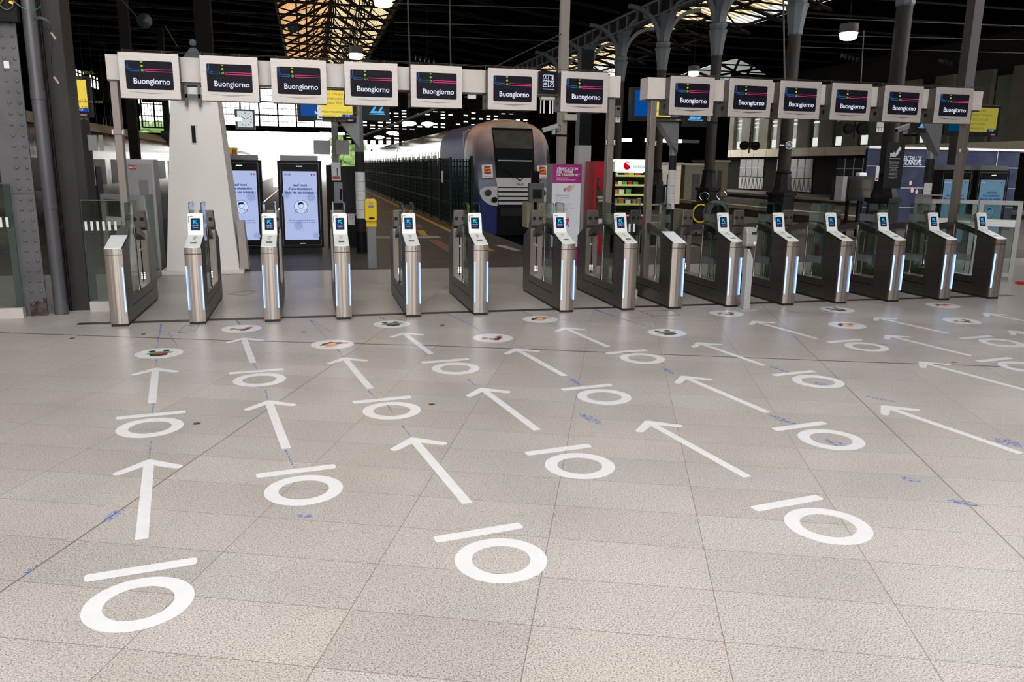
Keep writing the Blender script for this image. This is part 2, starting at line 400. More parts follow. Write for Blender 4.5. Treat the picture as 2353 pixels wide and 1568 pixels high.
LANE = [  # letter, kind, disc, arrow1, ring1, arrow2, ring2   (floor coordinates)
 ('A', 'g', (-1.47, 8.07), (-1.40, 7.47), (-1.14, 5.72), (-1.03, 5.06), (-.76, 3.30)),
 ('B', 'b', (-.80, 9.15), (-.74, 8.65), (-.48, 6.88), (-.38, 6.23), (-.10, 4.38)),
 ('C', 'o', (.16, 8.16), (.25, 7.56), (.53, 5.78), (.60, 5.14), (.80, 3.34)),
 ('D', 'g', (.86, 9.13), (.93, 8.62), (1.22, 6.95), (1.31, 6.26), (1.55, 4.41)),
 ('E', 'b', (1.84, 8.17), (1.95, 7.64), (2.23, 5.81), (2.31, 5.16), (2.54, 3.33)),
 ('F', 'o', (2.64, 9.12), (2.76, 8.58), (3.06, 6.99), (3.14, 6.30), (3.40, 4.52)),
 ('G', 'g', (3.82, 8.09), (3.93, 7.56), (4.24, 5.89), (4.30, 5.15), None),
 ('H', 'b', (5.10, 9.08), (5.17, 8.56), (5.60, 7.03), (5.68, 6.36), None),
 ('I', 'g', (6.73, 9.09), (6.86, 8.52), (7.22, 6.93), None, None),
 ('J', 'o', (6.16, 8.11), (6.23, 7.53), (6.53, 5.98), None, None),
 ('K', 'o', (8.44, 9.14), (8.51, 8.52), None, None, None),
 ('L', 'b', (7.79, 8.10), (7.86, 7.48), None, None, None)]
ORDN = ['first', 'second', 'third', 'fourth', 'fifth', 'sixth', 'seventh', 'eighth', 'ninth', 'tenth', 'eleventh', 'twelfth']
KN = {'g': 'green-hatted face', 'b': 'brown-hatted face', 'o': 'orange figure'}
PLACE = {'A': 'leftmost trail', 'B': 'second trail from the left', 'C': 'third trail from the left', 'D': 'fourth trail from the left', 'E': 'fifth trail from the left', 'F': 'sixth trail from the left',
 'G': 'seventh trail from the left', 'H': 'trail at the dispenser foot', 'J': 'second orange trail from the right', 'I': 'rightmost green trail', 'L': 'rightmost brown trail', 'K': 'rightmost orange trail'}
arrow0 = ringA = None
for (nm, kd, d, a1, r1, a2, r2) in LANE:
    t = thing('floor_disc', 'round white floor sticker with %s, heading the %s' % (KN[kd], PLACE[nm]), 'floor sticker', (*d, .0002), ROT, 'round picture stickers on the floor')
    MB().prism(disc_pts(.215), 0, .0016, 'z').build('disc', M['decal'], t); disc_art(kd, t)
    for k, a in enumerate((a1, a2)):
        if not a: continue
        lb = 'white floor arrow, %s the gates in the %s' % (('nearest', 'farther from')[k], PLACE[nm])
        if arrow0 is None:
            arrow0 = arrow_mesh().build('floor_arrow', M['decal']); o = arrow0
        else: o = arrow0.copy(); C.objects.link(o)
        o.location = (*a, .0002); o.rotation_euler = (0, 0, ROT); tag(o, lb, 'floor arrow', 'white arrows on the floor')
        if nm in 'DFGHIJ' and k == 0: o.scale = (1, .93, 1)
    for k, r in enumerate((r1, r2)):
        if not r: continue
        lb = 'white ring with bar, %s the gates in the %s' % (('nearer', 'farthest from')[k], PLACE[nm])
        if ringA is None:
            ringA = thing('ring_marking', lb, 'floor sticker', (*r, .0002), ROT, 'white ring and bar stickers on the floor')
            a_, b_ = ring_pts(); MB().strip(a_, b_, 0, .0016, 'z', closed=True).build('ring', M['decal'], ringA)
            MB().prism(rrect(-.232, .232, .27, .338, .016), 0, .0016, 'z').build('bar', M['decal'], ringA)
        else: dup(ringA, (*r, .0002), lb)
# brass floor studs and dark plugs
brass = mat('brass', (.30, .19, .07), .3, .9)
for k, (x, y, w_) in enumerate(((452, 974, 'right of the leftmost ring sticker'), (992, 930, 'between the third and fourth trails'), (1017, 748, 'in front of the fourth gate gap'), (2192, 833, 'near the right edge beyond the groove'), (697, 763, 'in front of the third gate'), (330, 768, 'in front of the first gate'), (166, 778, 'at the far left of the slabs'))):
    p = flr(x, y); o = MB().lathe([(.026, 0), (.026, .002), (.02, .003)], n=20).build('floor_stud', brass); o.location = p
    tag(o, 'small round brass floor stud ' + w_, 'floor stud', 'brass floor studs')
# blue chalk left from setting out the stickers
def chalk_mat(top=.8, lo=.40, hi=.58):
    m = mat('blue_chalk', (.10, .22, .75), .8); N, L, b = nodes(m)
    tc = N.new('ShaderNodeTexCoord'); nz = N.new('ShaderNodeTexNoise'); nz.inputs['Scale'].default_value = 38; nz.inputs['Detail'].default_value = 8
    r = N.new('ShaderNodeValToRGB'); r.color_ramp.elements[0].position = lo; r.color_ramp.elements[1].position = hi; r.color_ramp.elements[1].color = (top, top, top, 1)
    L.new(tc.outputs['Object'], nz.inputs[0]); L.new(nz.outputs[0], r.inputs[0]); L.new(r.outputs[0], b.inputs['Alpha']); return m
ck = MB(); smudge = MB()
def smudge_quad(a, b, n):
    """soft leaf-shaped smudge between a and b"""
    pts = []
    for k in range(9): t = k / 8; pts.append(a.lerp(b, t) + n * (math.sin(PI * t) * 1.1 + .05) + Vector((0, 0, .0011)))
    for k in range(9): t = 1 - k / 8; pts.append(a.lerp(b, t) - n * (math.sin(PI * t) * .9 + .05) + Vector((0, 0, .0011)))
    smudge.face(pts)
def cl(x0, y0, x1, y1, w_=.012):
    a = flr(x0, y0); b = flr(x1, y1); d = (b - a).normalized(); n = Vector((-d.y, d.x, 0)) * w_ / 2
    ck.face([a + n + Vector((0, 0, .0011)), b + n * .4 + Vector((0, 0, .0011)), b - n * .4 + Vector((0, 0, .0011)), a - n + Vector((0, 0, .0011))]) if w_ <= .04 else smudge_quad(a, b, n)
for q in ((371, 745, 360, 800, .02), (360, 826, 356, 846, .012), (353, 928, 350, 955), (347, 1015, 343, 1055), (385, 762, 407, 795), (260, 766, 470, 758), (545, 738, 552, 748, .03), (583, 836, 592, 852),
          (610, 895, 615, 920), (656, 1035, 675, 1075), (712, 735, 752, 778), (712, 735, 760, 762), (775, 803, 790, 822), (845, 898, 870, 920), (890, 930, 902, 950), (923, 978, 943, 1003), (872, 728, 890, 738, .03),
          (1027, 722, 1083, 747, .03), (1083, 747, 1110, 765), (1075, 872, 1095, 888), (1200, 716, 1225, 726, .03), (1260, 742, 1290, 752), (1366, 712, 1425, 732, .04), (1425, 732, 1505, 756, .025),
          (1290, 735, 1338, 738, .02), (1345, 738, 1430, 744, .02), (1430, 728, 1640, 740, .02), (1520, 843, 1550, 862, .06), (1770, 843, 1812, 856, .04), (1312, 872, 1335, 885, .04), (1330, 950, 1385, 978, .08),
          (1750, 948, 1850, 985, .06), (1780, 705, 1840, 722, .02), (1810, 718, 1990, 724, .02), (1615, 708, 1640, 715, .02), (2175, 1150, 2260, 1165, .07), (2060, 1095, 2120, 1110, .06), (2280, 1005, 2350, 1030, .12),
          (1985, 910, 2060, 925, .05), (232, 1205, 290, 1165, .06), (60, 1318, 85, 1300, .03), (1870, 880, 1900, 886, .10), (1890, 1010, 1950, 1030, .09), (2000, 790, 2070, 795, .05), (680, 1185, 720, 1190, .05), (1990, 690, 2100, 715, .02)):
    cl(*q)
tag(smudge.build('chalk_smudge', chalk_mat(.7, .44, .66)), 'faint blue chalk smudges scattered over the granite slabs', 'chalk marks', kind='stuff')
tag(ck.build('chalk_mark', chalk_mat()), 'thin blue chalk lines running from the gates through the stickers', 'chalk marks', kind='stuff')

# ------------------------------------------------------------------ ticket gates
GX = [-2.114, -1.300, -.483, .333, 1.158, 1.989, 3.100, 3.933, 4.595, 5.419, 6.261, 7.092, 7.938, 8.792, 9.644]
YF = 9.50
def gate_proto():
    t = thing('ticket_gate', 'x', 'ticket gate', (0, 0, 0), 0, 'ticket gates in the row')
    hw = .09
    MB().box(-hw + .006, hw - .006, .012, 1.865, 0, .03).build('plinth', M['plinth'], t)
    # side shell: low base, front column, rear column
    prof = [(.03, .03), (1.87, .03), (1.87, .815), (1.54, .975), (1.50, .975), (1.50, .285), (.37, .285), (.37, .955), (.36, .955), (.03, .86)]
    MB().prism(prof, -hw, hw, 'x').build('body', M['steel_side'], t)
    n = 10
    arc = [(-hw + 2 * hw * i / n, -.018 * math.cos(PI * (i / n - .5)) + .012) for i in range(n + 1)]
    front = arc + [(hw, .05), (-hw, .05)]
    MB().prism(front, .03, .795, 'z').build('front_cover', M['steel'], t, smooth=True)
    MB().prism([(x, y + .004) for x, y in arc] + [(hw - .003, .05), (-hw + .003, .05)], .793, .803, 'z').build('seam', M['seam'], t)
    MB().prism(front, .803, .866, 'z').build('rim', M['steel'], t, smooth=True)
    # rear column face and pieces seen through the opening
    MB().box(-hw + .004, hw - .004, 1.490, 1.503, .29, .95).build('inner_panel', M['steel_inner'], t)
    MB().box(-.006, .006, 1.485, 1.4895, .30, .90).build('slot', M['black'], t)
    MB().tube((0, 1.488, .71), (0, 1.455, .71), .016, 14).build('knob', M['chrome'], t)
    d = MB()
    for i in range(4):
        for s in (-.022, .008): d.box(s, s + .016, 1.484, 1.489, .335 + i * .022, .348 + i * .022)
    d.build('indicator_lights', M['dots'], t)
    MB().box(-hw + .01, hw - .01, .38, 1.49, .283, .292).build('sill', M['steel_inner'], t)
    for s in (-1, 1):
        p = MB(); p.box(s * (hw + .0005) - .001, s * (hw + .0005) + .001, .33, .94, .185, .197); p.box(s * (hw + .0005) - .001, s * (hw + .0005) + .001, .96, 1.57, .185, .197)
        o = p.build('vent_slot', M['black'], t)
    # arch
    def arc2(rr, dz): return [(.37 + 1.13 * i / 16, .955 + dz + rr * math.sin(PI * (i / 16) ** .95) - .05 * (i / 16)) for i in range(17)]
    MB().strip(arc2(.125, .0), arc2(.105, -.075), -.06, .06, 'x').build('arch', M['steel_side'], t)
    # rear display head (back side faces us)
    def head(mb, w_, y0, z0, y1, z1, th, r):
        """leaning slab with rounded top corners"""
        v = Vector((0, y1 - y0, z1 - z0)); H = v.length; zc = v.normalized(); yc = Vector((1, 0, 0)).cross(zc) * -1
        m_ = Matrix(((1, 0, 0, 0), (0, yc.y, zc.y, y0), (0, yc.z, zc.z, z0), (0, 0, 0, 1)))
        mb.prism(rrect(-w_, w_, 0, H, r, corners=(1, 1, 0, 0)), 0, th, 'y', m=m_); return m_, H
    b = MB(); b.prism([(1.49, .96), (1.62, .93), (1.62, 1.0), (1.50, 1.205), (1.47, 1.205), (1.465, .985)], -hw + .004, hw - .004, 'x').build('rear_display', M['under'], t, bevel=.012)
    for s in (-1, 1): MB().tube((s * .045, 1.4695, 1.09), (s * .045, 1.462, 1.09), .026, 20).build('speaker_hole', M['dark'], t)
    # reader: sloped plate, upright display
    MB().prism([(-.084, .006)] + [(x * .93, y + .0) for x, y in arc[1:-1]] + [(.084, .006), (.084, .37), (-.084, .37)], 0, .012, 'z',
        m=Matrix(((1, 0, 0, 0), (0, 1, 0, 0), (0, .288, 1, .866), (0, 0, 0, 1)))).build('reader_plate', M['white_plastic'], t, bevel=.003)
    mm = Matrix(((1, 0, 0, 0), (0, 1, 0, 0), (0, .288, 1, .879), (0, 0, 0, 1)))
    MB().prism(ell(.002, .29, .026, .018, 20), 0, .0008, 'z', m=mm).build('card_target', M['light_grey'], t)
    MB().box(-.016, .012, .235, .243, 0, .0008, mm).box(-.008, .004, .215, .222, 0, .0008, mm).build('reader_icon', M['ink'], t)
    MB().box(-.034, .034, .095, .135, 0, .0015, mm).build('ticket_slot', mat('slot_grey', (.10, .115, .11), .3, .3), t)
    b = MB(); head(b, .086, .372, .965, .447, 1.222, .045, .022); b.build('display_back', M['under'], t)
    b = MB(); mh, H = head(b, .085, .360, .972, .435, 1.228, .013, .024); b.build('display_front', M['white_plastic'], t, bevel=.003)
    f = -.0012
    scr = MB().prism([(-.052, .062), (.050, .062), (.050, .205), (-.052, .205)], f, 0, 'y', m=mh).build('screen', M['screen_navy'], t)
    a = MB(); z0 = f - .0008
    a.prism([(-.024, .180), (.018, .180), (.018, .170), (-.006, .170), (.026, .138), (.018, .130), (-.014, .162), (-.014, .138), (-.024, .138)], z0, f, 'y', m=mh); a.build('arrow_icon', M['cyan'], scr)
    tx = MB(); S2 = mh @ Matrix.Translation((0, z0, .118)) @ STAND
    tx.add(text_mesh('Passage libre', .0135, .0004), S2); tx.add(text_mesh('Gate open', .0135, .0004), mh @ Matrix.Translation((0, z0, .096)) @ STAND); tx.build('screen_text', M['txt_dim'], scr)
    b = MB(); b.strip([(-.076, .15), (-.076, .222), (-.068, .230), (-.022, .230)], [(-.070, .15), (-.070, .219), (-.066, .2245), (-.022, .2245)], -.0008, 0, 'y', m=mh)
    for z in (.10, .135, .168):
        for x in (-.062, .058): b.prism(ell(x, z, .0024, .0032, 8), -.0008, 0, 'y', m=mh)
    b.build('bracket_mark', M['ink'], t)
    for s in (-1, 1):
        o = MB().box(s * .0805 - .0035, s * .0805 + .0035, -.010, .03, .166, .662).build('led_strip', M['led'], t)
    # hinge posts and glass leaves
    for s, nmq in ((-1, 'L'), (1, 'R')):
        x = s * .066
        o = MB().tube((x, .85, .29), (x, .85, .93), .014, 14).tube((x, .85, .955), (x, .85, 1.03), .026, 16).tube((x, .85, .29), (x, .85, .34), .024, 16).tube((x, .85, .92), (x, .85, .96), .018, 14).build('hinge_post', M['chrome'], t, smooth=True); o['_side'] = nmq
        prof = rrect(.45, .83, .31, 1.345, .05, corners=(1, 1, 0, 0))
        g = MB().prism(prof, x - .005, x + .005, 'x').build('glass_leaf', M['glass'], t); g['_side'] = nmq
        e = MB(); inner = [(min(max(a_, .4515), .8285), min(b_, 1.3435)) for a_, b_ in prof]
        e.strip([(p[0], p[1]) for p in prof[::-1]], [((p[0] - .64) * .982 + .64, (p[1] - .8) * .993 + .8) for p in prof[::-1]], x - .0052, x + .0052, 'x')
        e.build('glass_edge', M['glass_edge'], g)
        MB().box(x - .0056, x + .0056, .452, .828, 1.09, 1.19).build('frosted_band', M['frost'], g); MB().box(x - .0056, x + .0056, .452, .828, .50, .60).build('frosted_band', M['frost'], g)
    return t
g0 = gate_proto()
gl = {0: 'ticket gate with plain white cap at the left end, beside the dark column', 8: 'ticket gate with a plain white cap right of the centre post, starting the second group',
 1: 'ticket gate with number 1 on its rim, in front of the white tower', 2: 'ticket gate with number 2 on its rim, in front of the left totem screens', 3: 'ticket gate with number 3 on its rim, left of the yellow ticket punch',
 4: 'ticket gate with number 4 on its rim, right of the yellow ticket punch', 5: 'ticket gate with number 5 on its rim, in front of the train nose', 6: 'ticket gate with number 6 on its rim, in front of the magenta sign stand',
 7: 'ticket gate with number 7 on its rim, in front of the vending machine', 9: 'ticket gate with reader directly left of the grey hand gel dispenser', 10: 'ticket gate with reader directly right of the grey hand gel dispenser',
 11: 'ticket gate with reader, fourth from the right end of the row', 12: 'ticket gate with reader, third from the right end of the row', 13: 'ticket gate with reader, second from the right end of the row', 14: 'ticket gate with reader at the right end of the row'}
READER = ('reader_plate', 'card_target', 'reader_icon', 'ticket_slot', 'display_back', 'display_front', 'screen', 'bracket_mark')
for i, x in enumerate(GX):
    sk = ()
    if i in (0, 8): sk = READER + ('L',)
    if i in (7, 14): sk = ('R',)
    g = dup(g0, (x, YF, 0), gl[i], skip=sk)
    if i in (0, 8):
        MB().prism([(-.086, -.004), (.086, -.004), (.086, .375), (-.086, .375)], 0, .01, 'z', m=Matrix(((1, 0, 0, 0), (0, 1, 0, 0), (0, .288, 1, .866), (0, 0, 0, 1)))).build('cap_plate', M['cap_white'], g)
        for l in [k for k in kids(g) if k.name.startswith('led_strip')]:
            if l.data.vertices[0].co.x < 0: bpy.data.objects.remove(l)
    if 0 < i and i != 8:
        n_ = i if i < 8 else i - 1
        lettering('gate_number', str(n_), .028, M['ink'], g, (.03, -.0075, .835), bold=.001)
        MB().tube((-.005, -.0065, .842), (-.005, -.008, .842), .004, 8).build('rim_dot', M['ink'], g)
    if i in (7, 14):
        for l in [k for k in kids(g) if k.name.startswith('led_strip')]:
            if l.data.vertices[0].co.x > 0: bpy.data.objects.remove(l)
def purge(o):
    for k in kids(o): purge(k)
    bpy.data.objects.remove(o)
purge(g0)

# ------------------------------------------------------------------ overhead beams, posts and monitors
def beam(x0, x1, label):
    t = thing('overhead_beam', label, 'beam', (0, 0, 0), 0, 'beams carrying the monitors')
    MB().box(x0, x1, 10.40, 10.66, 2.715, 2.99).build('beam_panel', M['beam'], t)
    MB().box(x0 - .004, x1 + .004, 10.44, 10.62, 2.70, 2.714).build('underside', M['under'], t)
    b = MB(); z = 3.035
    for k in range(int((x1 - x0) / .42) + 1): b.tube((x0 + .2 + k * .42, 10.30, 2.99), (x0 + .2 + k * .42, 10.30, z + .01), .004, 6)
    for dz in (0, .012): b.tube((x0 + .2, 10.30 + dz * 2, z - dz), (x1 - .2, 10.31, z - dz), .0028, 6)
    b.build('bird_wire', M['wire'], t)
    return t
beam(-2.205, 4.05, 'long pale overhead beam carrying the seven left monitors')
beam(4.44, 9.83, 'long pale overhead beam carrying the six right monitors')
def post(x, z0, label):
    t = thing('gate_post', label, 'post', (x, 10.50, 0), 0, 'posts holding up the overhead beams')
    MB().box(-.042, .042, -.060, .060, z0, 2.70).build('shaft', M['post'], t, bevel=.004)
    MB().box(-.044, .044, -.062, .062, 2.10, 2.105).build('joint', M['seam'], t)
    for s in (-1, 1): MB().box(s * .055 - .014, s * .055 + .014, -.066, -.02, 2.10, 2.16).build('clamp', M['chrome'], t, bevel=.006)
post(-2.15, .293, 'brown metal post rising from the leftmost gate to the left beam'); post(3.96, .293, 'brown metal post holding the right end of the left beam')
post(4.56, .0, 'brown metal post holding the left end of the right beam'); post(9.67, .293, 'brown metal post holding the right end of the right beam')
def monitor_proto():
    t = thing('display_monitor', 'x', 'monitor', (0, 0, 0), 0, 'monitors reading Buongiorno on the overhead beams')
    w_ = .317
    MB().prism([(.012, 2.515), (.34, 2.515), (.34, 2.695), (.155, 2.695), (.155, 2.99), (.012, 2.99)], -w_, w_, 'x').build('housing', M['under'], t)
    MB().box(-w_ - .003, w_ + .003, -.006, .012, 2.503, 3.003).build('bezel', M['bezel'], t, bevel=.004)
    s = MB().prism(rrect(-.25, .25, 2.605, 2.915, .02, 6), -.0105, -.006, 'y').build('screen', M['screen_black'], t)
    y1, y0 = -.0106, -.0120
    lettering('greeting', 'Buongiorno', .089, M['white_light'], s, (.02, y0, 2.692), bold=.0012, sx=.93)
    def outline(pts, r):
        """closed thin outline tube"""
        n = len(pts); out = []; inn = []
        for i in range(n):
            a = Vector(pts[i - 1]); b = Vector(pts[i]); c = Vector(pts[(i + 1) % n])
            d = (c - a).normalized(); nn = Vector((-d.y, d.x)) * r; out.append(tuple(b + nn)); inn.append(tuple(b - nn))
        return out, inn
    b = MB()
    # blue bent lane
    pth = [(-.235, 2.913), (-.235, 2.865)] + [(-.175 + .06 * math.cos(PI + PI / 2 * k / 8), 2.862 + .05 * math.sin(PI + PI / 2 * k / 8)) for k in range(9)] + [(-.115, 2.812)]
    a_ = [Vector(p) for p in pth]; off = .011; up = []; lo = []
    for i, p in enumerate(a_):
        d = (a_[min(i + 1, len(a_) - 1)] - a_[max(i - 1, 0)]).normalized(); nn = Vector((-d.y, d.x)); up.append(p + nn * off); lo.append(p - nn * off)
    end = [Vector((-.115 + off * math.sin(PI * k / 6), 2.812 + off * math.cos(PI * k / 6))) for k in range(1, 6)]
    line = up + end + lo[::-1]; o1 = []; o2 = []
    for i, p in enumerate(line):
        d = (line[min(i + 1, len(line) - 1)] - line[max(i - 1, 0)]).normalized(); nn = Vector((-d.y, d.x)) * .0028; o1.append(tuple(p + nn)); o2.append(tuple(p - nn))
    MB().strip(o1, o2, y0, y1, 'y').build('blue_line', M['blue_line'], s)
    b = MB()
    b.prism(ell(-.075, 2.905, .0125, .0125, 18, PI, 2 * PI), y0, y1, 'y'); b.prism(ell(-.075, 2.858, .0125, .0125, 18), y0, y1, 'y')
    b.strip(ell(-.072, 2.812, .0135, .0135, 18), ell(-.072, 2.812, .008, .008, 18), y0, y1, 'y', closed=True); b.build('green_dots', M['green_dot'], s)
    zz = 2.812; line = [Vector((.248, zz + off))] + [Vector((-.035, zz + off))] + [Vector((-.035 - off * math.sin(PI * k / 6), zz + off * math.cos(PI * k / 6))) for k in range(1, 6)] + [Vector((-.035, zz - off)), Vector((.248, zz - off))]
    o1 = []; o2 = []
    for i, p in enumerate(line):
        d = (line[min(i + 1, len(line) - 1)] - line[max(i - 1, 0)]).normalized(); nn = Vector((-d.y, d.x)) * .0028; o1.append(tuple(p + nn)); o2.append(tuple(p - nn))
    MB().strip(o1, o2, y0, y1, 'y').build('pink_line', M['pink_line'], s)
    MB().prism([(-.24, 2.578), (0, 2.570), (.24, 2.578), (0, 2.556)], -.009, -.0059, 'y').build('bezel_notch', mat('notch', (.16, .17, .19), .3, .5), t)
    for sd in (-1, 1): MB().lathe([(.0, 0), (.03, 0), (.03, .004), (.0, .004)], (sd * (w_ + .002) - .002, .17, 2.62), 18, 'x').build('lock', M['black'], t)
    return t
m0 = monitor_proto()
MXS = [(GX[i] + GX[i + 1]) / 2 for i in (0, 1, 2, 3, 4, 5, 6, 8, 9, 10, 11, 12, 13)]
MPX = [at(x, 180, 10.24).x for x in (344.4, 528, 687, 853, 1003, 1178, 1344)] + [at(x, 220, 10.24).x for x in (1590, 1724, 1839, 1957, 2077, 2194)]
MN = ['leftmost Buongiorno monitor, at the end of the left beam', 'second Buongiorno monitor from the left, beside the white tower top', 'third Buongiorno monitor from the left', 'fourth Buongiorno monitor from the left, above the yellow information screen',
 'fifth Buongiorno monitor from the left, right of the 22 sign', 'sixth Buongiorno monitor from the left, above the train nose', 'seventh Buongiorno monitor, right of the accessibility sign', 'first Buongiorno monitor on the right beam', 'second Buongiorno monitor on the right beam',
 'third Buongiorno monitor on the right beam', 'fourth Buongiorno monitor on the right beam, in shade', 'fifth Buongiorno monitor on the right beam', 'rightmost Buongiorno monitor, at the end of the right beam']
for x, lb in zip(MPX, MN): dup(m0, (x, 10.24, 0), lb)
purge(m0)
# accessibility sign between two monitors
t = thing('accessibility_sign', 'square black sign with four white accessibility pictograms on the left beam', 'sign', (0, 0, 0))
p0 = at(1235, 166, 10.36); p1 = at(1283, 218, 10.36); cx = (p0.x + p1.x) / 2; cz = (p0.z + p1.z) / 2; hw_ = .125
MB().box(cx - hw_, cx + hw_, 10.34, 10.40, cz - .13, cz + .15).build('plate', M['screen_black'], t)
b = MB(); q = .075; z_ = cz + .03
b.strip(rrect(cx - q, cx + q, z_ - q, z_ + q, .02), rrect(cx - q + .006, cx + q - .006, z_ - q + .006, z_ + q - .006, .015), 10.337, 10.34, 'y', closed=True)
b.box(cx - .003, cx + .003, 10.337, 10.34, z_ - q, z_ + q); b.box(cx - q, cx + q, 10.337, 10.34, z_ - .003, z_ + .003); b.box(cx - q, cx + q, 10.337, 10.34, z_ - q - .03, z_ - q - .022)
b.build('frame_lines', M['white_light'], t)
b = MB(); x_, zz = cx - .038, z_ + .036      # wheelchair
b.prism(ell(x_, zz + .022, .006, .006, 10), 10.337, 10.34, 'y'); b.strip(ell(x_ + .002, zz - .010, .019, .019, 16, PI * .8, 2.2 * PI), ell(x_ + .002, zz - .010, .014, .014, 16, PI * .8, 2.2 * PI), 10.337, 10.34, 'y')
b.box(x_ - .003, x_ + .004, 10.337, 10.34, zz - .008, zz + .014); b.box(x_, x_ + .018, 10.337, 10.34, zz - .008, zz - .002)
x_ = cx + .038; b.prism([(x_ + .005, zz + .028), (x_ + .022, zz + .022), (x_ + .024, zz - .022), (x_ + .004, zz - .028), (x_ + .010, zz - .012), (x_ + .0, zz - .004), (x_ + .008, zz + .010)], 10.337, 10.34, 'y')   # face
zz = z_ - .038; x_ = cx - .038; b.strip(ell(x_, zz, .026, .015, 18), ell(x_, zz, .020, .010, 18), 10.337, 10.34, 'y', closed=True); b.prism(ell(x_, zz, .008, .008, 12), 10.337, 10.34, 'y')   # eye
x_ = cx + .038; b.strip(ell(x_ + .004, zz + .006, .018, .020, 14, -PI * .2, PI * 1.1), ell(x_ + .004, zz + .006, .012, .014, 14, -PI * .2, PI * 1.1), 10.337, 10.34, 'y')   # ear
b.prism([(x_ - .02, zz - .026), (x_ - .014, zz - .028), (x_ + .024, zz + .022), (x_ + .018, zz + .024)], 10.337, 10.34, 'y')
b.build('pictograms', M['white_light'], t)
# small wifi box and antenna box under the beam
o = MB().box(-.055, .055, -.03, .03, -.03, .03).build('wifi_box', M['white_plastic'], bevel=.012); o.location = (at(1084, 219, 10.5).x, 10.5, 2.67); tag(o, 'small white wireless box under the left beam between two monitors', 'wireless box')
t = thing('antenna', 'white router with hanging rod antennas under the accessibility sign', 'antenna', (at(1257, 226, 10.5).x, 10.5, 2.66))
MB().box(-.10, .10, -.05, .05, 0, .04).build('casing', M['white_plastic'], t, bevel=.01)
for x in (-.09, -.045, .035, .075): MB().tube((x, -.02, 0), (x, -.02, -.17), .009, 10).build('rod', M['white_plastic'], t)

# glass wing beside the centre post
def wing(name, label, x0, x1, y, z1, bars=True, base=True, zbase=.12, barz=.93):
    t = thing(name, label, 'glass panel', ((x0 + x1) / 2, y, 0)); w2 = (x1 - x0) / 2
    if base: MB().box(-w2, w2, -.05, .05, 0, zbase).build('base', M['beam'], t)
    g = MB().box(-w2, w2, -.006, .006, zbase, z1).build('pane', M['glass'], t)
    MB().box(-w2 - .001, -w2 + .003, -.0065, .0065, zbase, z1).build('pane_edge', M['glass_edge'], g); MB().box(w2 - .003, w2 + .001, -.0065, .0065, zbase, z1).build('pane_edge', M['glass_edge'], g)
    MB().box(-w2, w2, -.008, .008, z1, z1 + .012).build('top_rail', M['chrome'], t)
    if bars:
        b = MB(); n = int(2 * w2 / .065)
        for k in range(n):
            x = -w2 + .02 + k * .065; b.box(x, x + .028, -.0095, -.0065, barz, barz + .11)
        b.build('white_stripes', M['sticker'], g)
    return t
wing('glass_barrier', 'glass panel with white stripes between two gates at the centre post', 4.075, 4.45, 10.50, 1.37)
wing('glass_barrier', 'glass panel with white stripes in a steel base at the far left edge', -4.3, -3.29, 10.27, 1.53, barz=1.05)
wing('glass_barrier', 'glass panel with white stripes between the dark column and first gate', -2.66, -2.23, 10.60, 1.335, barz=.98)
# side glass running back to the tower
t = thing('glass_barrier', 'long green-tinted glass barrier running back behind the first gate', 'glass panel', (-2.42, 13, 0))
MB().box(-.006, .006, -.05, .8, .12, 1.30).build('pane', glass('green_glass', (.55, .68, .64), dirt=.12), t); MB().box(-.04, .04, -.05, .8, 0, .12).build('base', M['post'], t)

# ------------------------------------------------------------------ hand gel dispenser in front of the gates
p = flr(1710, 712); t = thing('gel_dispenser', 'grey hand gel dispenser on a slim metal stand in front of the gates', 'dispenser', (5.50, 9.33, 0))
MB().box(-.12, .12, -.11, .11, 0, .008).build('foot_plate', M['light_grey'], t)
MB().prism([(-.045, .008), (.045, .008), (.045, .66), (-.02, .80), (-.045, .80)], -.05, .05, 'y').build('stand', M['light_grey'], t, bevel=.004)
b = MB().prism([(-.06, .83), (.045, .83), (.06, .87), (.055, 1.0), (.02, 1.07), (-.06, 1.075)], -.075, .075, 'x', m=Matrix(((1, 0, 0, 0), (0, -1, 0, 0), (0, 0, 1, 0), (0, 0, 0, 1)))).build('dispenser_body', mat('gel_grey', (.33, .315, .31), .35), t, bevel=.015)
MB().box(-.01, .055, -.066, -.060, .985, 1.015).build('label_plate', M['black'], t); MB().box(-.005, .045, -.068, -.066, .988, .998).build('green_label', GREEN, t)
MB().lathe([(.0, 0), (.02, 0), (.02, .006), (0, .006)], (.035, -.060, .875), 18, 'y').build('button', M['white_plastic'], t)
MB().box(-.02, .03, -.03, .03, .80, .83).build('bracket', M['dark'], t)

# ------------------------------------------------------------------ left column group
t = thing('riveted_column', 'grey riveted iron column at the left edge with rust at its foot', 'column', (-3.19, 10.36, 0))
MB().box(-.20, .12, -.012, .012, 0, 7).build('flange', M['rivet_paint'], t); MB().box(-.05, -.03, .012, .5, 0, 7).build('web', M['rivet_paint'], t)
b = MB()
for k in range(56):
    for x in (-.03, .075): b.lathe([(.020, 0), (.018, .008), (.009, .014)], (x, -.012, .18 + k * .118), 10, 'y')
b.build('rivets', M['rivet_paint'], t, smooth=True)
MB().box(-.12, .112, -.016, -.0125, 1.42, 1.424).build('cover_seam', M['seam'], t)
rs = noisy('rust_stain', (.035, .016, .010), (.085, .083, .088), (9, 9, 9), .85, lo=.45, hi=.6)
MB().prism([(-.06, 0), (.12, 0), (.12, .2), (.09, .23), (.06, .16), (.02, .19), (-.02, .13), (-.06, .16)], -.0135, -.0122, 'y').build('rust_patch', rs, t)
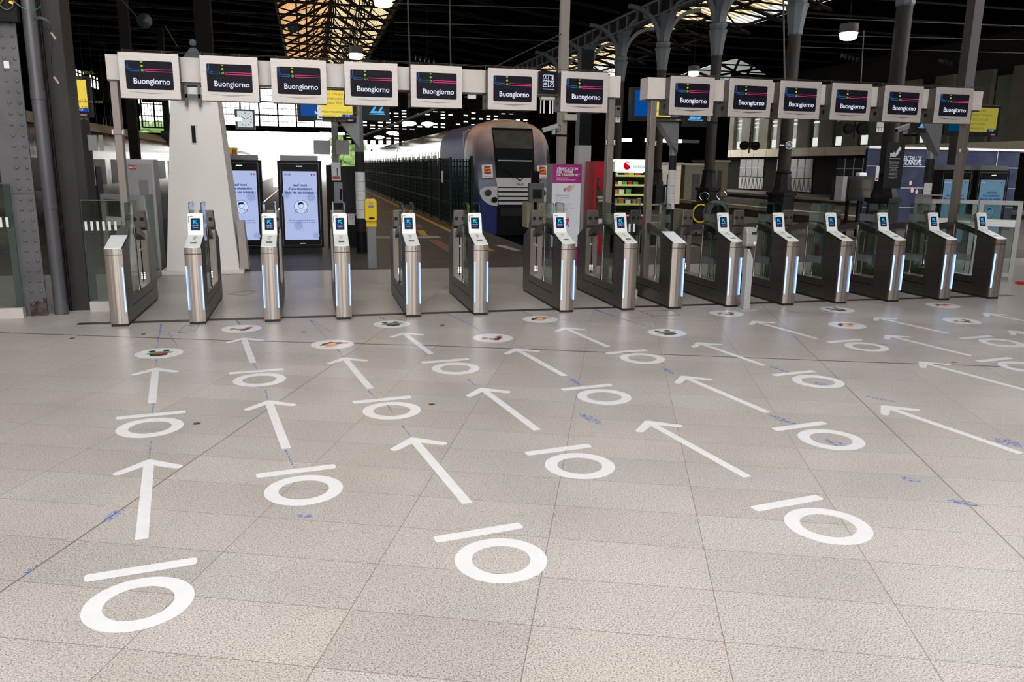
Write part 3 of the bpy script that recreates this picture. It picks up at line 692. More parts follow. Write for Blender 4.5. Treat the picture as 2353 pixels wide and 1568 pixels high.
o = MB().box(-.028, .028, -.02, .0, -.04, .04).build('sensor_box', M['white_plastic'], bevel=.006); o.location = at(16, 149, 10.34); tag(o, 'small white plastic box stuck on the riveted column', 'sensor')
t = thing('drain_pipe', 'round grey drain pipe standing between the riveted and dark columns', 'pipe', (-2.945, 10.43, 0))
MB().tube((0, 0, 0), (0, 0, 7), .072, 24).build('pipe', M['pipe'], t, smooth=True)
for z in (.06, 1.30, 2.52): MB().tube((0, 0, z - .05), (0, 0, z + .05), .078, 24).build('collar', M['pipe'], t, smooth=True)
t = thing('dark_column', 'tall dark steel box column beside the drain pipe', 'column', (-2.79, 10.85, 0))
MB().box(-.10, .095, -.18, .25, 0, 7).build('casing', M['darkcol'], t)
for x in (-.112, -.135): MB().box(x - .006, x + .006, -.20, -.12, 0, 7).build('conduit', M['darkcol'], t)
gw = mat('green_wire', (.0, .25, .08), .4); rw = mat('red_wire', (.35, .01, .02), .4); gy = mat('grey_cable', (.05, .06, .07), .5)
def cable(name, pts, r, m_, label, cat='cable'):
    P = []; pts = [Vector(p) for p in pts]
    for i in range(len(pts) - 1):
        p0 = pts[max(i - 1, 0)]; p1 = pts[i]; p2 = pts[i + 1]; p3 = pts[min(i + 2, len(pts) - 1)]
        for k in range(6):
            s = k / 6; P.append(.5 * ((2 * p1) + (p2 - p0) * s + (2 * p0 - 5 * p1 + 4 * p2 - p3) * s * s + (3 * p1 - p0 - 3 * p2 + p3) * s ** 3))
    P.append(pts[-1]); o = MB().path(P, r).build(name, m_, smooth=True); return tag(o, label, cat)
t = thing('junction_box', 'black electrical box on top of the riveted column at the top left corner', 'junction box', at(15, 20, 10.25))
MB().box(-.4, .10, -.02, .08, -.13, .40).build('casing', M['black'], t)
yy = 10.2
cable('electric_wire', [at(30, 0, yy), at(45, 14, yy), at(70, 24, yy), at(90, 18, yy), at(93, 12, yy)], .004, gw, 'green wire looping out of the black electrical box')
cable('electric_wire', [at(0, 8, yy), at(4, 3, yy), at(8, -4, yy)], .004, mat('yellow_wire', (.4, .4, .02), .4), 'short yellow wire at the top left corner')
cable('electric_wire', [at(20, -4, yy), at(30, 4, yy), at(46, 12, yy)], .004, rw, 'red wire at the top left corner')
cable('electric_wire', [at(0, 12, yy), at(14, 22, yy), at(28, 16, yy), at(32, -3, yy)], .004, mat('tan_wire', (.2, .16, .12), .4), 'tan wire hanging at the top left corner')
o = MB().box(-.02, .02, -.01, .01, -.012, .012).build('wire_clip', M['yellow']); o.location = at(26, 6, 10.18); o.rotation_euler = (0, .4, 0); tag(o, 'small yellow wire connector at the top left corner', 'connector')
cable('grey_cable', [at(78, 43, 10.3), at(95, 42, 10.28), at(112, 52, 10.3), at(115, 66, 10.35)], .018, gy, 'thick grey cable stub curling out beside the drain pipe')
cable('hanging_wire', [at(107, 64, 10.4), at(116, 75, 10.38), at(120, 100, 10.4), at(118, 140, 10.4), at(122, 175, 10.4)], .003, M['black'], 'thin black wire hanging down the dark column')
for (a, b_, lb) in (((117, 75), (128, 90), 'upper'), ((124, 177), (135, 192), 'lower')):
    o = MB().tube(at(*a, 10.38), at(*b_, 10.38), .012, 8).build('wire_connector', mat('ivory_' + lb, (.35, .32, .24), .5)); tag(o, lb + ' ivory plug dangling on the dark column', 'connector')

# ------------------------------------------------------------------ white tapered tower
t = thing('white_tower', 'white tapered tower with a slit window behind the left gates', 'tower', (0, 0, 0))
yb = 14.0; q0 = (-2.33, -1.20); zt = 2.98; q1 = (-2.10, -1.42)
def frustum(x0, x1, y0, y1, z0, X0, X1, Y0, Y1, z1):
    m = MB(); v = [(x0, y0, z0), (x1, y0, z0), (x1, y1, z0), (x0, y1, z0), (X0, Y0, z1), (X1, Y0, z1), (X1, Y1, z1), (X0, Y1, z1)]
    vs = [m.bm.verts.new(p) for p in v]
    for f in ((0, 3, 2, 1), (4, 5, 6, 7), (0, 1, 5, 4), (1, 2, 6, 5), (2, 3, 7, 6), (3, 0, 4, 7)): m.bm.faces.new([vs[i] for i in f])
    return m
frustum(q0[0], q0[1], 14.0, 15.3, .06, q1[0], q1[1], 14.25, 15.05, zt).build('shaft', M['tower'], t)
MB().box(-2.42, -1.12, 13.85, 15.4, 0, .06).build('base_slab', M['tower'], t, bevel=.01)
frustum(-1.19, -1.05, 14.05, 14.5, .06, -1.20, -1.10, 14.1, 14.4, .85).build('side_ledge', M['tower_trim'], t)
def lerp(a, b, s): return a + (b - a) * s
# corner trim strips on the right edge
b = MB()
for z0, z1 in ((.1, .95), (1.05, 1.6), (1.7, 2.2), (2.25, 2.7)):
    for e in (0,):
        a = Vector((lerp(q0[1], q1[1], z0 / zt) + .004, 14.06 + .25 * z0 / zt, z0)); c = Vector((lerp(q0[1], q1[1], z1 / zt) + .004, 14.06 + .25 * z1 / zt, z1)); b.tube(a, c, .012, 6)
b.build('corner_strip', M['tower_trim'], t)
wp = at(445, 308, 14.17)
MB().box(wp.x - .045, wp.x + .05, 14.155, 14.2, wp.z - .155, wp.z + .145).build('window_frame', M['white_plastic'], t); MB().box(wp.x - .028, wp.x + .032, 14.150, 14.156, wp.z - .14, wp.z + .13).build('slit_window', M['black'], t)
b = MB()
for x in (-1.86, -1.66): b.box(x - .02, x + .02, 14.10, 14.16, 2.68, 3.1)
b.box(-2.0, -1.5, 14.10, 14.15, 2.80, 2.86); b.build('bracket', M['bluegrey'], t)
frustum(-2.08, -1.44, 14.27, 15.03, zt, -2.08, -1.44, 14.27, 15.03, 3.12).build('lantern', M['dark'], t)
frustum(-2.12, -1.40, 14.2, 15.1, 3.12, -1.80, -1.72, 14.55, 14.75, 3.62).build('cap_roof', M['bluegrey'], t)
MB().lathe([(.005, -.06), (.04, -.045), (.058, 0), (.04, .045), (.005, .06)], (-1.76, 14.6, 3.70), 18).build('ball_finial', M['bluegrey'], t, smooth=True)

# ------------------------------------------------------------------ totem screens
SCRLIGHT = glow('totem_screen', (.42, .50, .78), 1.0)
RING = glow('totem_ring', (.0, .05, .12), 1); VIR = glow('totem_virus', (.30, .37, .62), 1); RED_E = glow('flag_red', (.6, .03, .05), 1); WH_E = glow('totem_white', (.62, .68, .92), 1)
def totem(x0, x1, y, z1, label, dim=1.0, group='black totem screens'):
    w2 = (x1 - x0) / 2; t = thing('totem_screen', label, 'screen', ((x0 + x1) / 2, y, 0), 0, group)
    MB().box(-w2 + .04, w2 - .04, -.06, .22, 0, .12).build('foot', M['dark'], t)
    MB().box(-w2, w2, -.08, .24, .12, z1).build('casing', M['black'], t, bevel=.01)
    MB().box(-w2 + .06, w2 - .06, -.06, .22, z1, z1 + .10).build('top_box', M['grey_metal'], t)
    b = MB(); q = [(-w2 + .05, .17), (w2 - .05, .17), (w2 - .05, z1 - .05), (-w2 + .05, z1 - .05)]; q2 = [(-w2 + .058, .178), (w2 - .058, .178), (w2 - .058, z1 - .058), (-w2 + .058, z1 - .058)]
    b.strip(q, q2, -.083, -.08, 'y', closed=True); b.build('frame_line', M['grey_metal'], t)
    k = w2 / .54; zs0, zs1 = .285, z1 - .21; h = zs1 - zs0; sw = w2 * .77
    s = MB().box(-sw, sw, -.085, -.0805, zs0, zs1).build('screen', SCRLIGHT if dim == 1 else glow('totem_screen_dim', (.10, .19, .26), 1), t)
    y0 = -.0865
    Z = lambda f: zs0 + h * f
    ink = M['navy_ink']
    for i, tx in enumerate(('sauf muni', "d'une attestation", 'dans les cas suivants :')): lettering('message', tx, .088 * k, ink, s, (0, y0, Z(.80) - i * .072), bold=.002)
    MB().strip(ell(0, Z(.485), .17 * k, .17 * k, 36), ell(0, Z(.485), .160 * k, .160 * k, 36), y0 - .001, y0, 'y', closed=True).build('circle', RING, s)
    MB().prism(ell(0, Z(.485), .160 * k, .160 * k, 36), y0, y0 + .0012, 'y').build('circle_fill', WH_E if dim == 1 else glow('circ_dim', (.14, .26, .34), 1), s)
    b = MB(); c = Z(.485); b.prism([(-.062, c + .03), (-.055, c + .075), (-.02, c + .10), (.03, c + .095), (.058, c + .06), (.06, c + .02), (.045, c + .045), (0, c + .05), (-.04, c + .035)], y0 - .002, y0 - .001, 'y')
    def ol(pts, r=.0035):
        L = [Vector(p) for p in pts]; o1 = []; o2 = []
        for i, p in enumerate(L):
            d = (L[min(i + 1, len(L) - 1)] - L[max(i - 1, 0)]).normalized(); nn = Vector((-d.y, d.x)) * r; o1.append(tuple(p + nn)); o2.append(tuple(p - nn))
        b.strip(o1, o2, y0 - .002, y0 - .001, 'y')
    ol([(-.058, c + .03), (-.045, c - .01), (-.015, c - .035), (.015, c - .035), (.045, c - .01), (.058, c + .03)]); ol([(-.115, c - .115), (-.105, c - .06), (-.04, c - .045), (0, c - .10), (.04, c - .045), (.105, c - .06), (.115, c - .115)])
    ol([(-.08, c - .055), (-.09, c - .09), (-.07, c - .12)]); ol([(.06, c - .055), (.06, c - .095)])
    b.build('doctor_icon', RING, s)
    for i, tx in enumerate(('Allez chez un professionnel de santé', 'si vous n’avez pas de signe de la maladie')): lettering('small_text', tx, .05 * k, ink, s, (.0, y0, Z(.285) - i * .042), bold=.0004, sx=.86)
    b = MB()
    for (vx, vz, vr) in ((.26 * k, .63, .085), (-.08 * k, .21, .085), (-.36 * k, .66, .07), (.36 * k, .06, .06)):
        b.prism(ell(vx, Z(vz), vr, vr, 22), y0 + .001, y0 + .0014, 'y')
        for j in range(10):
            a = 2 * PI * j / 10; px_, pz_ = vx + (vr + .018) * math.cos(a), Z(vz) + (vr + .018) * math.sin(a)
            if abs(px_) < sw - .012 and zs0 + .01 < pz_ < zs1 - .01: b.prism(ell(px_, pz_, .011, .011, 8), y0 + .001, y0 + .0014, 'y')
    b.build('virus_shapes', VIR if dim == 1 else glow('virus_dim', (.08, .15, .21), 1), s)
    MB().box(sw * .66, sw * .74, y0, y0 + .001, Z(.94), Z(.965)).build('flag_blue', M['navy_ink'], s); MB().box(sw * .82, sw * .9, y0, y0 + .001, Z(.94), Z(.965)).build('flag_red', RED_E, s)
    MB().box(-sw * .92, -sw * .52, y0, y0 + .001, Z(.943), Z(.967)).build('tag', M['navy_ink'], s); lettering('tag_text', 'COVID-19', .034, WH_E, s, (-sw * .72, y0 - .001, Z(.954)), bold=.0008)
    MB().box(-.06, .06, -.084, -.08, z1 - .12, z1 - .10).build('status_light', glow('status', (.7, 1, .85), 1), t)
    MB().box(-.05, .06, -.084, -.08, .20, .218).build('maker_mark', glow('maker', (.35, .8, .6), .8), t)
    return t
totem(-.62, .235, 17.0, 1.86, 'black totem screen with blue notice, right one of the pair behind the left gates')
totem(-1.75, -.93, 17.0, 1.86, 'black totem screen with blue notice, half hidden by the white tower')
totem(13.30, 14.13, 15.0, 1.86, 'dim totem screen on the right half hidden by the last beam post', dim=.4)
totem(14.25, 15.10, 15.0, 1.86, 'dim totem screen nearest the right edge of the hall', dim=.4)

# ------------------------------------------------------------------ overhead information screens and platform numbers
YEL = glow('info_yellow', (.82, .62, .08), 1); BLU = glow('info_blue', (.0, .06, .28), 1); NUM = glow('number_blue', (.10, .42, .80), 1); TXTD = glow('info_text', (.12, .10, .04), 1)
def frame_from(xl, yt, xr, yb, Y):
    a = at(xl, yt, Y); b = at(xr, yb, Y); return a.x, b.x, b.z, a.z
def infoscreen(xl, yt, xr, yb, Y, split, text, label, yz0=None, dim=1.0, logo=True):
    x0, x1, z0, z1 = frame_from(xl, yt, xr, yb, Y); t = thing('information_screen', label, 'screen', ((x0 + x1) / 2, Y, z0), 0, 'hanging information screens')
    w2 = (x1 - x0) / 2; h = z1 - z0
    MB().box(-w2, w2, 0, .16, 0, h).build('casing', M['dark'], t, bevel=.01)
    mg = .09 * h if h < 1 else .09; m2 = min(.07, w2 * .15)
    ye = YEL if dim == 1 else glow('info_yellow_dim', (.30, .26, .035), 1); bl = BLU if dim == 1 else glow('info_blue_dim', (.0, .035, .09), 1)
    sx = lerp(-w2 + m2, w2 - m2, split)
    s = MB().box(-w2 + m2, w2 - m2, -.006, 0, mg * 1.5, h - mg).build('screen', M['black'], t)
    MB().box(sx, w2 - m2, -.009, -.006, mg * 1.5, h - mg).build('yellow_field', ye, s)
    if split > 0: MB().box(-w2 + m2, sx, -.009, -.006, mg * 1.5, h - mg).build('blue_field', bl, s)
    if text:
        fs = .072; mm = text_mesh(text, fs, .0003, 'LEFT', 1.15); b = MB(); b.add(mm, Matrix.Translation((sx + .06, -.0105, h / 2 + .02)) @ STAND); b.build('text', TXTD, s)
    MB().box(w2 - m2 - .2, w2 - m2, -.0115, -.009, mg * 1.5, mg * 1.5 + .05).build('clock_field', bl, s); lettering('clock_text', '14:41', .045, WH_E, s, (w2 - m2 - .1, -.012, mg * 1.5 + .027), bold=.0004)
    if logo: MB().box(w2 - .17, w2 - .06, -.004, 0, .015, .05).build('logo', REDP2, t); lettering('logo_text', 'SNCF', .03, M['sticker'], t, (w2 - .115, -.005, .032), bold=.0006)
    return t
REDP2 = mat('logo_magenta', (.35, .01, .09), .4)
LB = 'préparer vos\ntrajets du lendemain,\nrendez vous tous les\njours à 17h sur\ntransilien.com et\nl’assistant SNCF.\n\nNous recommandons aux\npersonnes sensibles ou\nfragiles de rester\nautant que possible à'
it = infoscreen(680, 195, 819, 281, 16.6, .32, LB, 'blue and yellow information screen seen between the third and fourth monitors')
a = at(733, 262, 16.58); lettering('info_word', 'info', .20, WH_E, it, (a.x - it.location.x, -.012, a.z - it.location.z), bold=.003, M=Matrix.Rotation(-PI / 2, 4, 'Y') @ STAND)
infoscreen(110, 172, 212, 270, 13.5, .0, 'des perturbations.\nsur la ligne J\n\n\n\nnous conseillons aux\nvoyageurs ou\n\n... reporter à', 'yellow information screen partly hidden behind the dark column')
infoscreen(1452, 200, 1570, 280, 14.5, .30, '\n\n\n\n\nl’assistant SNCF.\n\nNous recommandons a', 'blue and yellow information screen behind the gap between the two beams')
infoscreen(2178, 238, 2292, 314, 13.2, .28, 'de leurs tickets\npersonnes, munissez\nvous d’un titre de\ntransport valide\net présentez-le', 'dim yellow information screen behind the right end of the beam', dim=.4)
def numsign(xl, yt, xr, yb, Y, n, label, nz):
    x0, x1, z0, z1 = frame_from(xl, yt, xr, yb, Y); t = thing('platform_sign', label, 'sign', ((x0 + x1) / 2, Y, z0), 0, 'platform number signs')
    w2 = (x1 - x0) / 2; h = z1 - z0; MB().box(-w2, w2, 0, .1, 0, h).build('casing', M['dark'], t)
    MB().box(-w2 * .55, w2 * .65, -.008, 0, h * .17, h * .19).build('underline', NUM, t); s = w2 * .95; lettering('number', n, s * 1.1, NUM, t, (w2 * .05, -.008, h * .17 + s * .47), bold=.008)
    return t
numsign(832, 195, 896, 278, 16.6, '22', 'dark sign with the blue platform number 22', 0)
numsign(1572, 205, 1624, 292, 14.5, '23', 'dark sign with the blue platform number 23', 0)
numsign(2105, 240, 2150, 306, 13.2, '24', 'dark sign with the blue platform number 24', 0)
# posts carrying them, with timetable papers wrapped round
def sign_post(x, y, zt_, label, paper=(.9, 1.7), r=.085):
    t = thing('sign_post', label, 'post', (x, y, 0), 0, 'posts under the information screens')
    MB().tube((0, 0, 0), (0, 0, 2.05), r, 24).build('lower_pole', M['dark'], t, smooth=True); MB().tube((0, 0, 2.05), (0, 0, zt_), r * .95, 24).build('upper_pole', M['grey_metal'], t, smooth=True)
    MB().prism([(-.03, 2.15), (0, 2.1), (0, 2.75), (-.45, 2.72)], -.20, .03, 'y').build('bracket', M['grey_metal'], t)
    z0, z1 = paper; n = 5; 
    MB().tube((0, 0, 0), (0, 0, .45), r * 1.12, 24).build('base_sleeve', M['black'], t, smooth=True)
    ps = MB(); ls = MB(); rs_ = MB(); hh = (z1 - z0) / n
    def shell(mb, zz0, zz1, rr, a0, a1):
        k = 12; o1 = [(rr * math.cos(a0 + (a1 - a0) * i / k), rr * math.sin(a0 + (a1 - a0) * i / k)) for i in range(k + 1)]; o2 = [(x_ * .985, y_ * .985) for x_, y_ in o1]; mb.strip(o1, o2, zz0, zz1, 'z')
    for i in range(n):
        za = z0 + i * hh; shell(ps, za, za + hh * .985, r + .004 + .002 * (i % 2), PI, 2 * PI)
        shell(ls, za + hh * .9, za + hh * .93, r + .0075, PI * 1.2, 1.85 * PI)
        for j in range(6): shell(rs_, za + hh * (.15 + j * .1), za + hh * (.155 + j * .1 + .012), r + .0075, PI * 1.15, (1.6 if j % 2 else 1.45) * PI)
    q = ps.build('timetable_papers', M['paper'], t); ls.build('heading_lines', mat('heading_blue', (.02, .08, .16), .6), q); rs_.build('text_lines', mat('text_grey', (.35, .33, .35), .6), q)
    return t
sign_post(1.0, 16.90, 3.0, 'post with white timetable papers under the 22 sign', (.72, 1.66), .095)
c = at(1548, 330, 14.78); sign_post(c.x, 14.78, 3.0, 'slim post with white timetable papers under the 23 sign', (1.02, 1.78), .075)
c = at(2142, 340, 13.35); sign_post(c.x, 13.35, 3.0, 'post with timetable papers at the right beside the glass doors', (1.20, 1.60), .075)
c = at(770, 320, 19); t = thing('sign_post', 'grey lamp post with two blank grey panels behind the right totem', 'post', (c.x, 19.2, 0)); MB().box(-.07, .07, -.05, .05, 0, 3.4).build('shaft', M['grey_metal'], t)
a = at(720, 322, 19); b_ = at(760, 355, 19); MB().box(a.x - c.x, b_.x - c.x, -.08, -.05, b_.z, a.z).build('blank_panel', M['light_grey'], t); a = at(772, 322, 19); b_ = at(803, 355, 19); MB().box(a.x - c.x, b_.x - c.x, -.08, -.05, b_.z, a.z).build('blank_panel', M['light_grey'], t)
c = at(192, 320, 15); t = thing('sign_post', 'grey post with blank panels behind the dark column on the left', 'post', (c.x, 15.2, 0)); MB().box(-.06, .06, -.05, .05, 0, 3).build('shaft', M['darkcol'], t)
for xx in ((170, 184), (196, 220), (222, 234)): a = at(xx[0], 310, 15); b_ = at(xx[1], 346, 15); MB().box(a.x - c.x, b_.x - c.x, -.08, -.05, b_.z, a.z).build('blank_panel', M['light_grey'], t)

# ------------------------------------------------------------------ telephone and cabinets
t = thing('phone_cabinet', 'black telephone and equipment cabinet behind gate number 3', 'cabinet', (.52, 17.9, 0))
a = at(754, 372, 17.9); MB().box(-.17, .10, .02, .4, 0, 1.78).build('casing', M['black'], t); MB().box(.10, .52, .1, .5, .75, 1.76).build('door', M['dark'], t); MB().box(.12, .5, .1, .45, 0, .70).build('lower_box', M['black'], t)
MB().box(-.02, .16, -.02, .02, .98, 1.42).build('keypad_panel', M['grey_metal'], t); MB().tube((.12, -.05, 1.05), (.12, -.05, 1.28), .022, 10).build('handset', M['black'], t)
MB().box(-.06, .13, -.0, .02, 1.46, 1.84).build('notice', M['paper'], t); MB().box(-.04, .11, -.004, -.0, 1.49, 1.545).build('red_bar', REDP, t); b = MB(); b.tube((.06, -.003, 1.68), (.06, -.003, 1.72), .011, 8); b.box(.05, .07, -.004, 0, 1.56, 1.68); b.build('standing_figure', M['ink'], t)
MB().box(.26, .40, .095, .1, .50 + .0, .74).build('no_smoking_notice', M['paper'], t)
b = MB(); b.strip(ell(.33, .67, .05, .05, 20), ell(.33, .67, .040, .040, 20), .09, .095, 'y', closed=True); b.prism([(.30, .70), (.305, .705), (.36, .64), (.355, .635)], .09, .095, 'y'); b.build('prohibition_ring', REDP, t)
# yellow ticket punch
t = thing('ticket_punch', 'yellow ticket stamping machine on a grey post behind the gates', 'ticket machine', (1.02, 14.3, 0))
MB().box(-.075, .075, -.05, .05, 0, .80).build('post', M['grey_metal'], t, bevel=.004)
MB().prism(rrect(-.115, .095, .83, 1.22, .05, 6), -.12, .05, 'y').build('casing', M['yellow'], t, bevel=.02); MB().box(-.085, .085, -.06, .05, .74, .83).build('neck', M['yellow'], t)
MB().prism(ell(-.01, 1.09, .052, .026, 18), -.123, -.12, 'y').build('slot', M['grey_metal'], t); MB().prism(ell(.0, .89, .052, .020, 18), -.123, -.12, 'y').build('lower_slot', M['black'], t)
MB().box(-.05, .03, -.123, -.12, 1.13, 1.165).build('logo', REDP, t); lettering('logo_text', 'SNCF', .035, M['sticker'], t, (-.01, -.1245, 1.147), bold=.0008)
# grey cabinet with red logo
a = at(287, 370, 14.6); b_ = at(352, 372, 14.6); t = thing('grey_cabinet', 'grey metal cabinet with a red logo behind the first gate', 'cabinet', ((a.x + b_.x) / 2, 14.8, 0)); w2 = (b_.x - a.x) / 2
MB().box(-w2, w2, -.2, .25, .0, a.z + .03).build('casing', M['light_grey'], t, bevel=.01); MB().box(-w2 + .03, w2 - .04, -.21, -.2, .95, a.z - .04).build('door', mat('cab_door', (.33, .33, .33), .5), t)
MB().box(-.03, .11, -.215, -.21, 1.25, 1.5).build('window', M['grey_metal'], t); MB().prism([(-w2 + .05, a.z - .13), (-w2 + .16, a.z - .14), (-w2 + .17, a.z - .07), (-w2 + .05, a.z - .06)], -.214, -.21, 'y').build('logo', REDP, t)
lettering('logo_text', 'SNCF', .045, M['sticker'], t, (-w2 + .108, -.216, a.z - .10), bold=.001)
a = at(178, 372, 15.6); b_ = at(212, 372, 15.6); t = thing('phone_cabinet', 'black telephone cabinet half hidden behind the dark column', 'cabinet', ((a.x + b_.x) / 2, 15.8, 0))
MB().box(-.3, .12, 0, .4, 0, 1.70).build('casing', M['black'], t); MB().box(-.02, .10, -.02, 0, 1.38, 1.70).build('notice', M['paper'], t); MB().box(.02, .09, -.024, -.02, 1.40, 1.46).build('red_bar', REDP, t); MB().box(-.1, .05, -.02, 0, .95, 1.25).build('keypad_panel', M['grey_metal'], t)
# access covers in the floor
def cover(pts, label):
    P = [flr(*p) for p in pts]; c_ = sum(P, Vector()) / len(P); b = MB(); b.strip([(p.x, p.y) for p in P], [(c_.x + (p.x - c_.x) * .96, c_.y + (p.y - c_.y) * .96) for p in P], 0, .0014, 'z', closed=True)
    tag(b.build('access_cover', mat('cover_edge', (.06, .05, .045), .5, .3)), label, 'access cover')
cover([(1468, 715), (1545, 713), (1565, 725), (1500, 727)], 'outline of a floor access cover in front of the second plain-capped gate')
cover([(408, 765), (425, 748), (460, 746), (447, 763)], 'outline of a floor access cover in front of gate number 1')
cover([(560, 680), (590, 670), (570, 668), (520, 676)], 'outline of a floor access cover between gates 1 and 2')
# yellow box beyond the tower
a = at(528, 350, 30); o = MB().box(-.35, .25, 0, .3, -.16, .16).build('yellow_box', M['yellow']); o.location = a; MB().box(-.1, 0, .3, .4, -a.z - 1.2, .1).build('pole', M['iron'], o); tag(o, 'yellow warning box with red hatching beyond the tower', 'box')
o2 = MB(); 
for k in range(2): o2.prism([(.02 + k * .12, -.16), (.09 + k * .12, -.16), (.15 + k * .12 - .07 * k, .16 - .1), (.12 + k * .06, .16)], -.01, 0, 'y')
o2.build('hatching', REDP, o)

# ------------------------------------------------------------------ magenta sign stand
Y = 14.1; a = at(1270, 377, Y); b_ = at(1336, 378, Y); w2 = (b_.x - a.x) / 2; t = thing('sign_stand', 'tall sign stand with magenta header about ticket checking', 'sign', ((a.x + b_.x) / 2, Y, 0)); zt_ = 1.855
MB().box(-w2 - .02, w2 + .02, .012, .30, 0, zt_ + .004).build('casing', M['kiosk_grey'], t)
MB().box(-w2, w2, 0, .012, .03, zt_).build('panel', mat('panel_white', (.74, .76, .82), .35), t)
MB().box(-w2, w2, -.003, 0, zt_ - .335, zt_).build('header', M['magenta'], t); MB().box(-w2, w2, -.003, 0, .03, .36).build('footer', M['magenta'], t)
y0 = -.0045; xl = -w2 + .075
for i, tx in enumerate(('VÉRIFICATION', 'DES TITRES', 'DE TRANSPORT')): lettering('heading', tx, .062, M['sticker'], t, (xl, y0, zt_ - .085 - i * .053), bold=.0022, align='LEFT')
for i, tx in enumerate(('TICKET CHECKING', 'VERIFICACIÓN DE LOS BILLETES')): lettering('subheading', tx, .030, M['sticker'], t, (xl, y0, zt_ - .245 - i * .034), bold=.0003, align='LEFT', sx=.85)
TG = mat('text_light', (.38, .40, .43), .6); TD = mat('text_dark', (.18, .19, .21), .6)
for (z, tx, sz, m_) in ((1.30, 'Préparez votre', .048, TD), (1.262, 'titre de transport', .044, TG), (1.232, 'Get your ticket ready', .02, TG), (1.21, 'Prepare su billete', .02, TG),
    (1.145, 'Compostez votre', .048, TD), (1.107, 'titre de transport', .044, TG), (1.072, '(hors e-billet et titres', .044, TG), (1.037, 'dématérialisés)', .044, TG), (1.005, 'Stamp your ticket except e-ticket', .022, TG), (.98, 'and dematerialised', .022, TG), (.955, 'Valide su billete electronico excluidos', .022, TG)):
    lettering('body_text', tx, sz, m_, t, (xl - .01, y0 + .003, z), align='LEFT', sx=.9)
b = MB(); b.prism([(-.02, 1.42), (.02, 1.37), (.07, 1.37), (.11, 1.45), (.07, 1.49), (.02, 1.455)], -.004, 0, 'y').build('hand_icon', mat('skin_print', (.70, .32, .28), .5), t)
MB().prism([(.05, 1.40), (.085, 1.375), (.16, 1.48), (.125, 1.51)], -.006, -.004, 'y').build('ticket_icon', mat('ticket_print', (.55, .56, .58), .5), t); MB().box(-.045, -.02, -.004, 0, 1.37, 1.43).build('cuff_icon', mat('teal_print', (.0, .25, .33), .5), t)
b = MB(); b.prism(ell(.04, .895, .014, .014, 12), -.004, 0, 'y'); b.prism([(.01, .87), (.06, .875), (.075, .82), (.065, .82), (.055, .845), (.052, .80), (.065, .73), (.05, .73), (.035, .785), (.015, .73), (.002, .73), (.02, .81), (.022, .85), (.0, .83), (-.008, .84)], -.004, 0, 'y'); b.build('walking_figure_icon', M['magenta'], t)

# ------------------------------------------------------------------ vending machines
Y = 16.2; a = at(1414, 367, Y); b_ = at(1487, 368, Y); w2 = (b_.x - a.x) / 2 + .01; cx = (a.x + b_.x) / 2; zt_ = 1.98
t = thing('vending_machine', 'lit snack vending machine with a white header and red frame behind the centre post', 'vending machine', (cx, Y, 0))
MB().box(-w2, -w2 + .03, 0, .7, 0, zt_ - .05).box(w2 - .03, w2, 0, .7, 0, zt_ - .05).box(-w2, w2, .67, .7, 0, zt_ - .05).box(-w2, w2, 0, .7, 0, .86).box(-w2, w2, .0, .7, zt_ - .09, zt_ - .05).build('cabinet', M['black'], t)
MB().prism([(-w2, -.02), (-w2, -.03), (-w2 * .5, -.05), (0, -.056), (w2 * .5, -.05), (w2, -.03), (w2, -.02), (w2, .1), (-w2, .1)], zt_ - .255, zt_, 'z').build('header', glow('header_white', (.86, .95, .88), 1.1), t)
hz = zt_ - .13
lettering('logo_text', 'selecta', .105, mat('teal_letters', (.10, .28, .26), .5, emit=(.10, .28, .26), es=.6), t, (.155, -.060, hz - .01), bold=.0)
b = MB(); b.prism(ell(-.115, hz, .078, .085, 26), -.062, -.0595, 'y'); b.build('logo_ball', glow('logo_red', (.75, .0, .02), .9), t)
b = MB(); b.prism([(-.135, hz + .075), (-.06, hz + .06), (-.03, hz + .0), (-.04, hz - .03), (-.075, hz + .01), (-.12, hz + .03)], -.064, -.0625, 'y'); b.build('logo_swoosh', glow('swoosh_white', (.86, .95, .88), 1.0), t)
for zz in (-.001,):
    MB().box(-w2 + .04, w2 - .04, .10, .12, zt_ - .275, zt_ - .265).build('inner_lamp', glow('vm_lamp', (1, 1, .9), 3), t)
sh = glow('shelf_yellow', (.50, .52, .16), .9)
for k in range(4):
    z = 1.62 - k * .20; s = MB().box(-w2 + .03, w2 - .03, .03, .045, z, z + .04).box(-w2 + .03, w2 - .03, .045, .65, z, z + .01).build('shelf', sh, t)
cols = [(.6, .45, .02), (.75, .75, .7), (.5, .03, .05), (.02, .15, .5), (.3, .3, .28), (.1, .35, .12), (.55, .2, .05), (.35, .02, .06)]
pm = [mat('packet_%d' % i, c_, .35, emit=c_, es=.12) for i, c_ in enumerate(cols)]
names = ['top', 'second', 'third', 'bottom']
for k in range(4):
    z = 1.63 - k * .20 + .002
    x = -w2 + .08; j = 0
    while x < w2 - .09:
        h_ = (.07, .10, .14, .14)[k] * random.uniform(.8, 1.05); w_ = random.uniform(.035, .06)
        if random.random() < .8:
            o = MB().prism([(-w_, 0), (w_, 0), (w_ * .9, h_ * .5), (w_, h_ * .94), (-w_, h_), (-w_ * .92, h_ * .5)], -.012, .02, 'y').build('snack_packet', random.choice(pm)); o.location = (cx + x, Y + .10, z)
            tag(o, 'small snack packet on the %s lit shelf of the snack vending machine' % names[k], 'snack packet', 'snack packets on the %s shelf' % names[k])
        x += w_ * 2 + random.uniform(.012, .05)
MB().box(-w2, w2, -.10, 0, .50, .80).build('front_counter', M['red'], t); MB().box(-w2 + .05, w2 - .15, -.108, -.10, .6, .78).build('counter_window', M['black'], t)
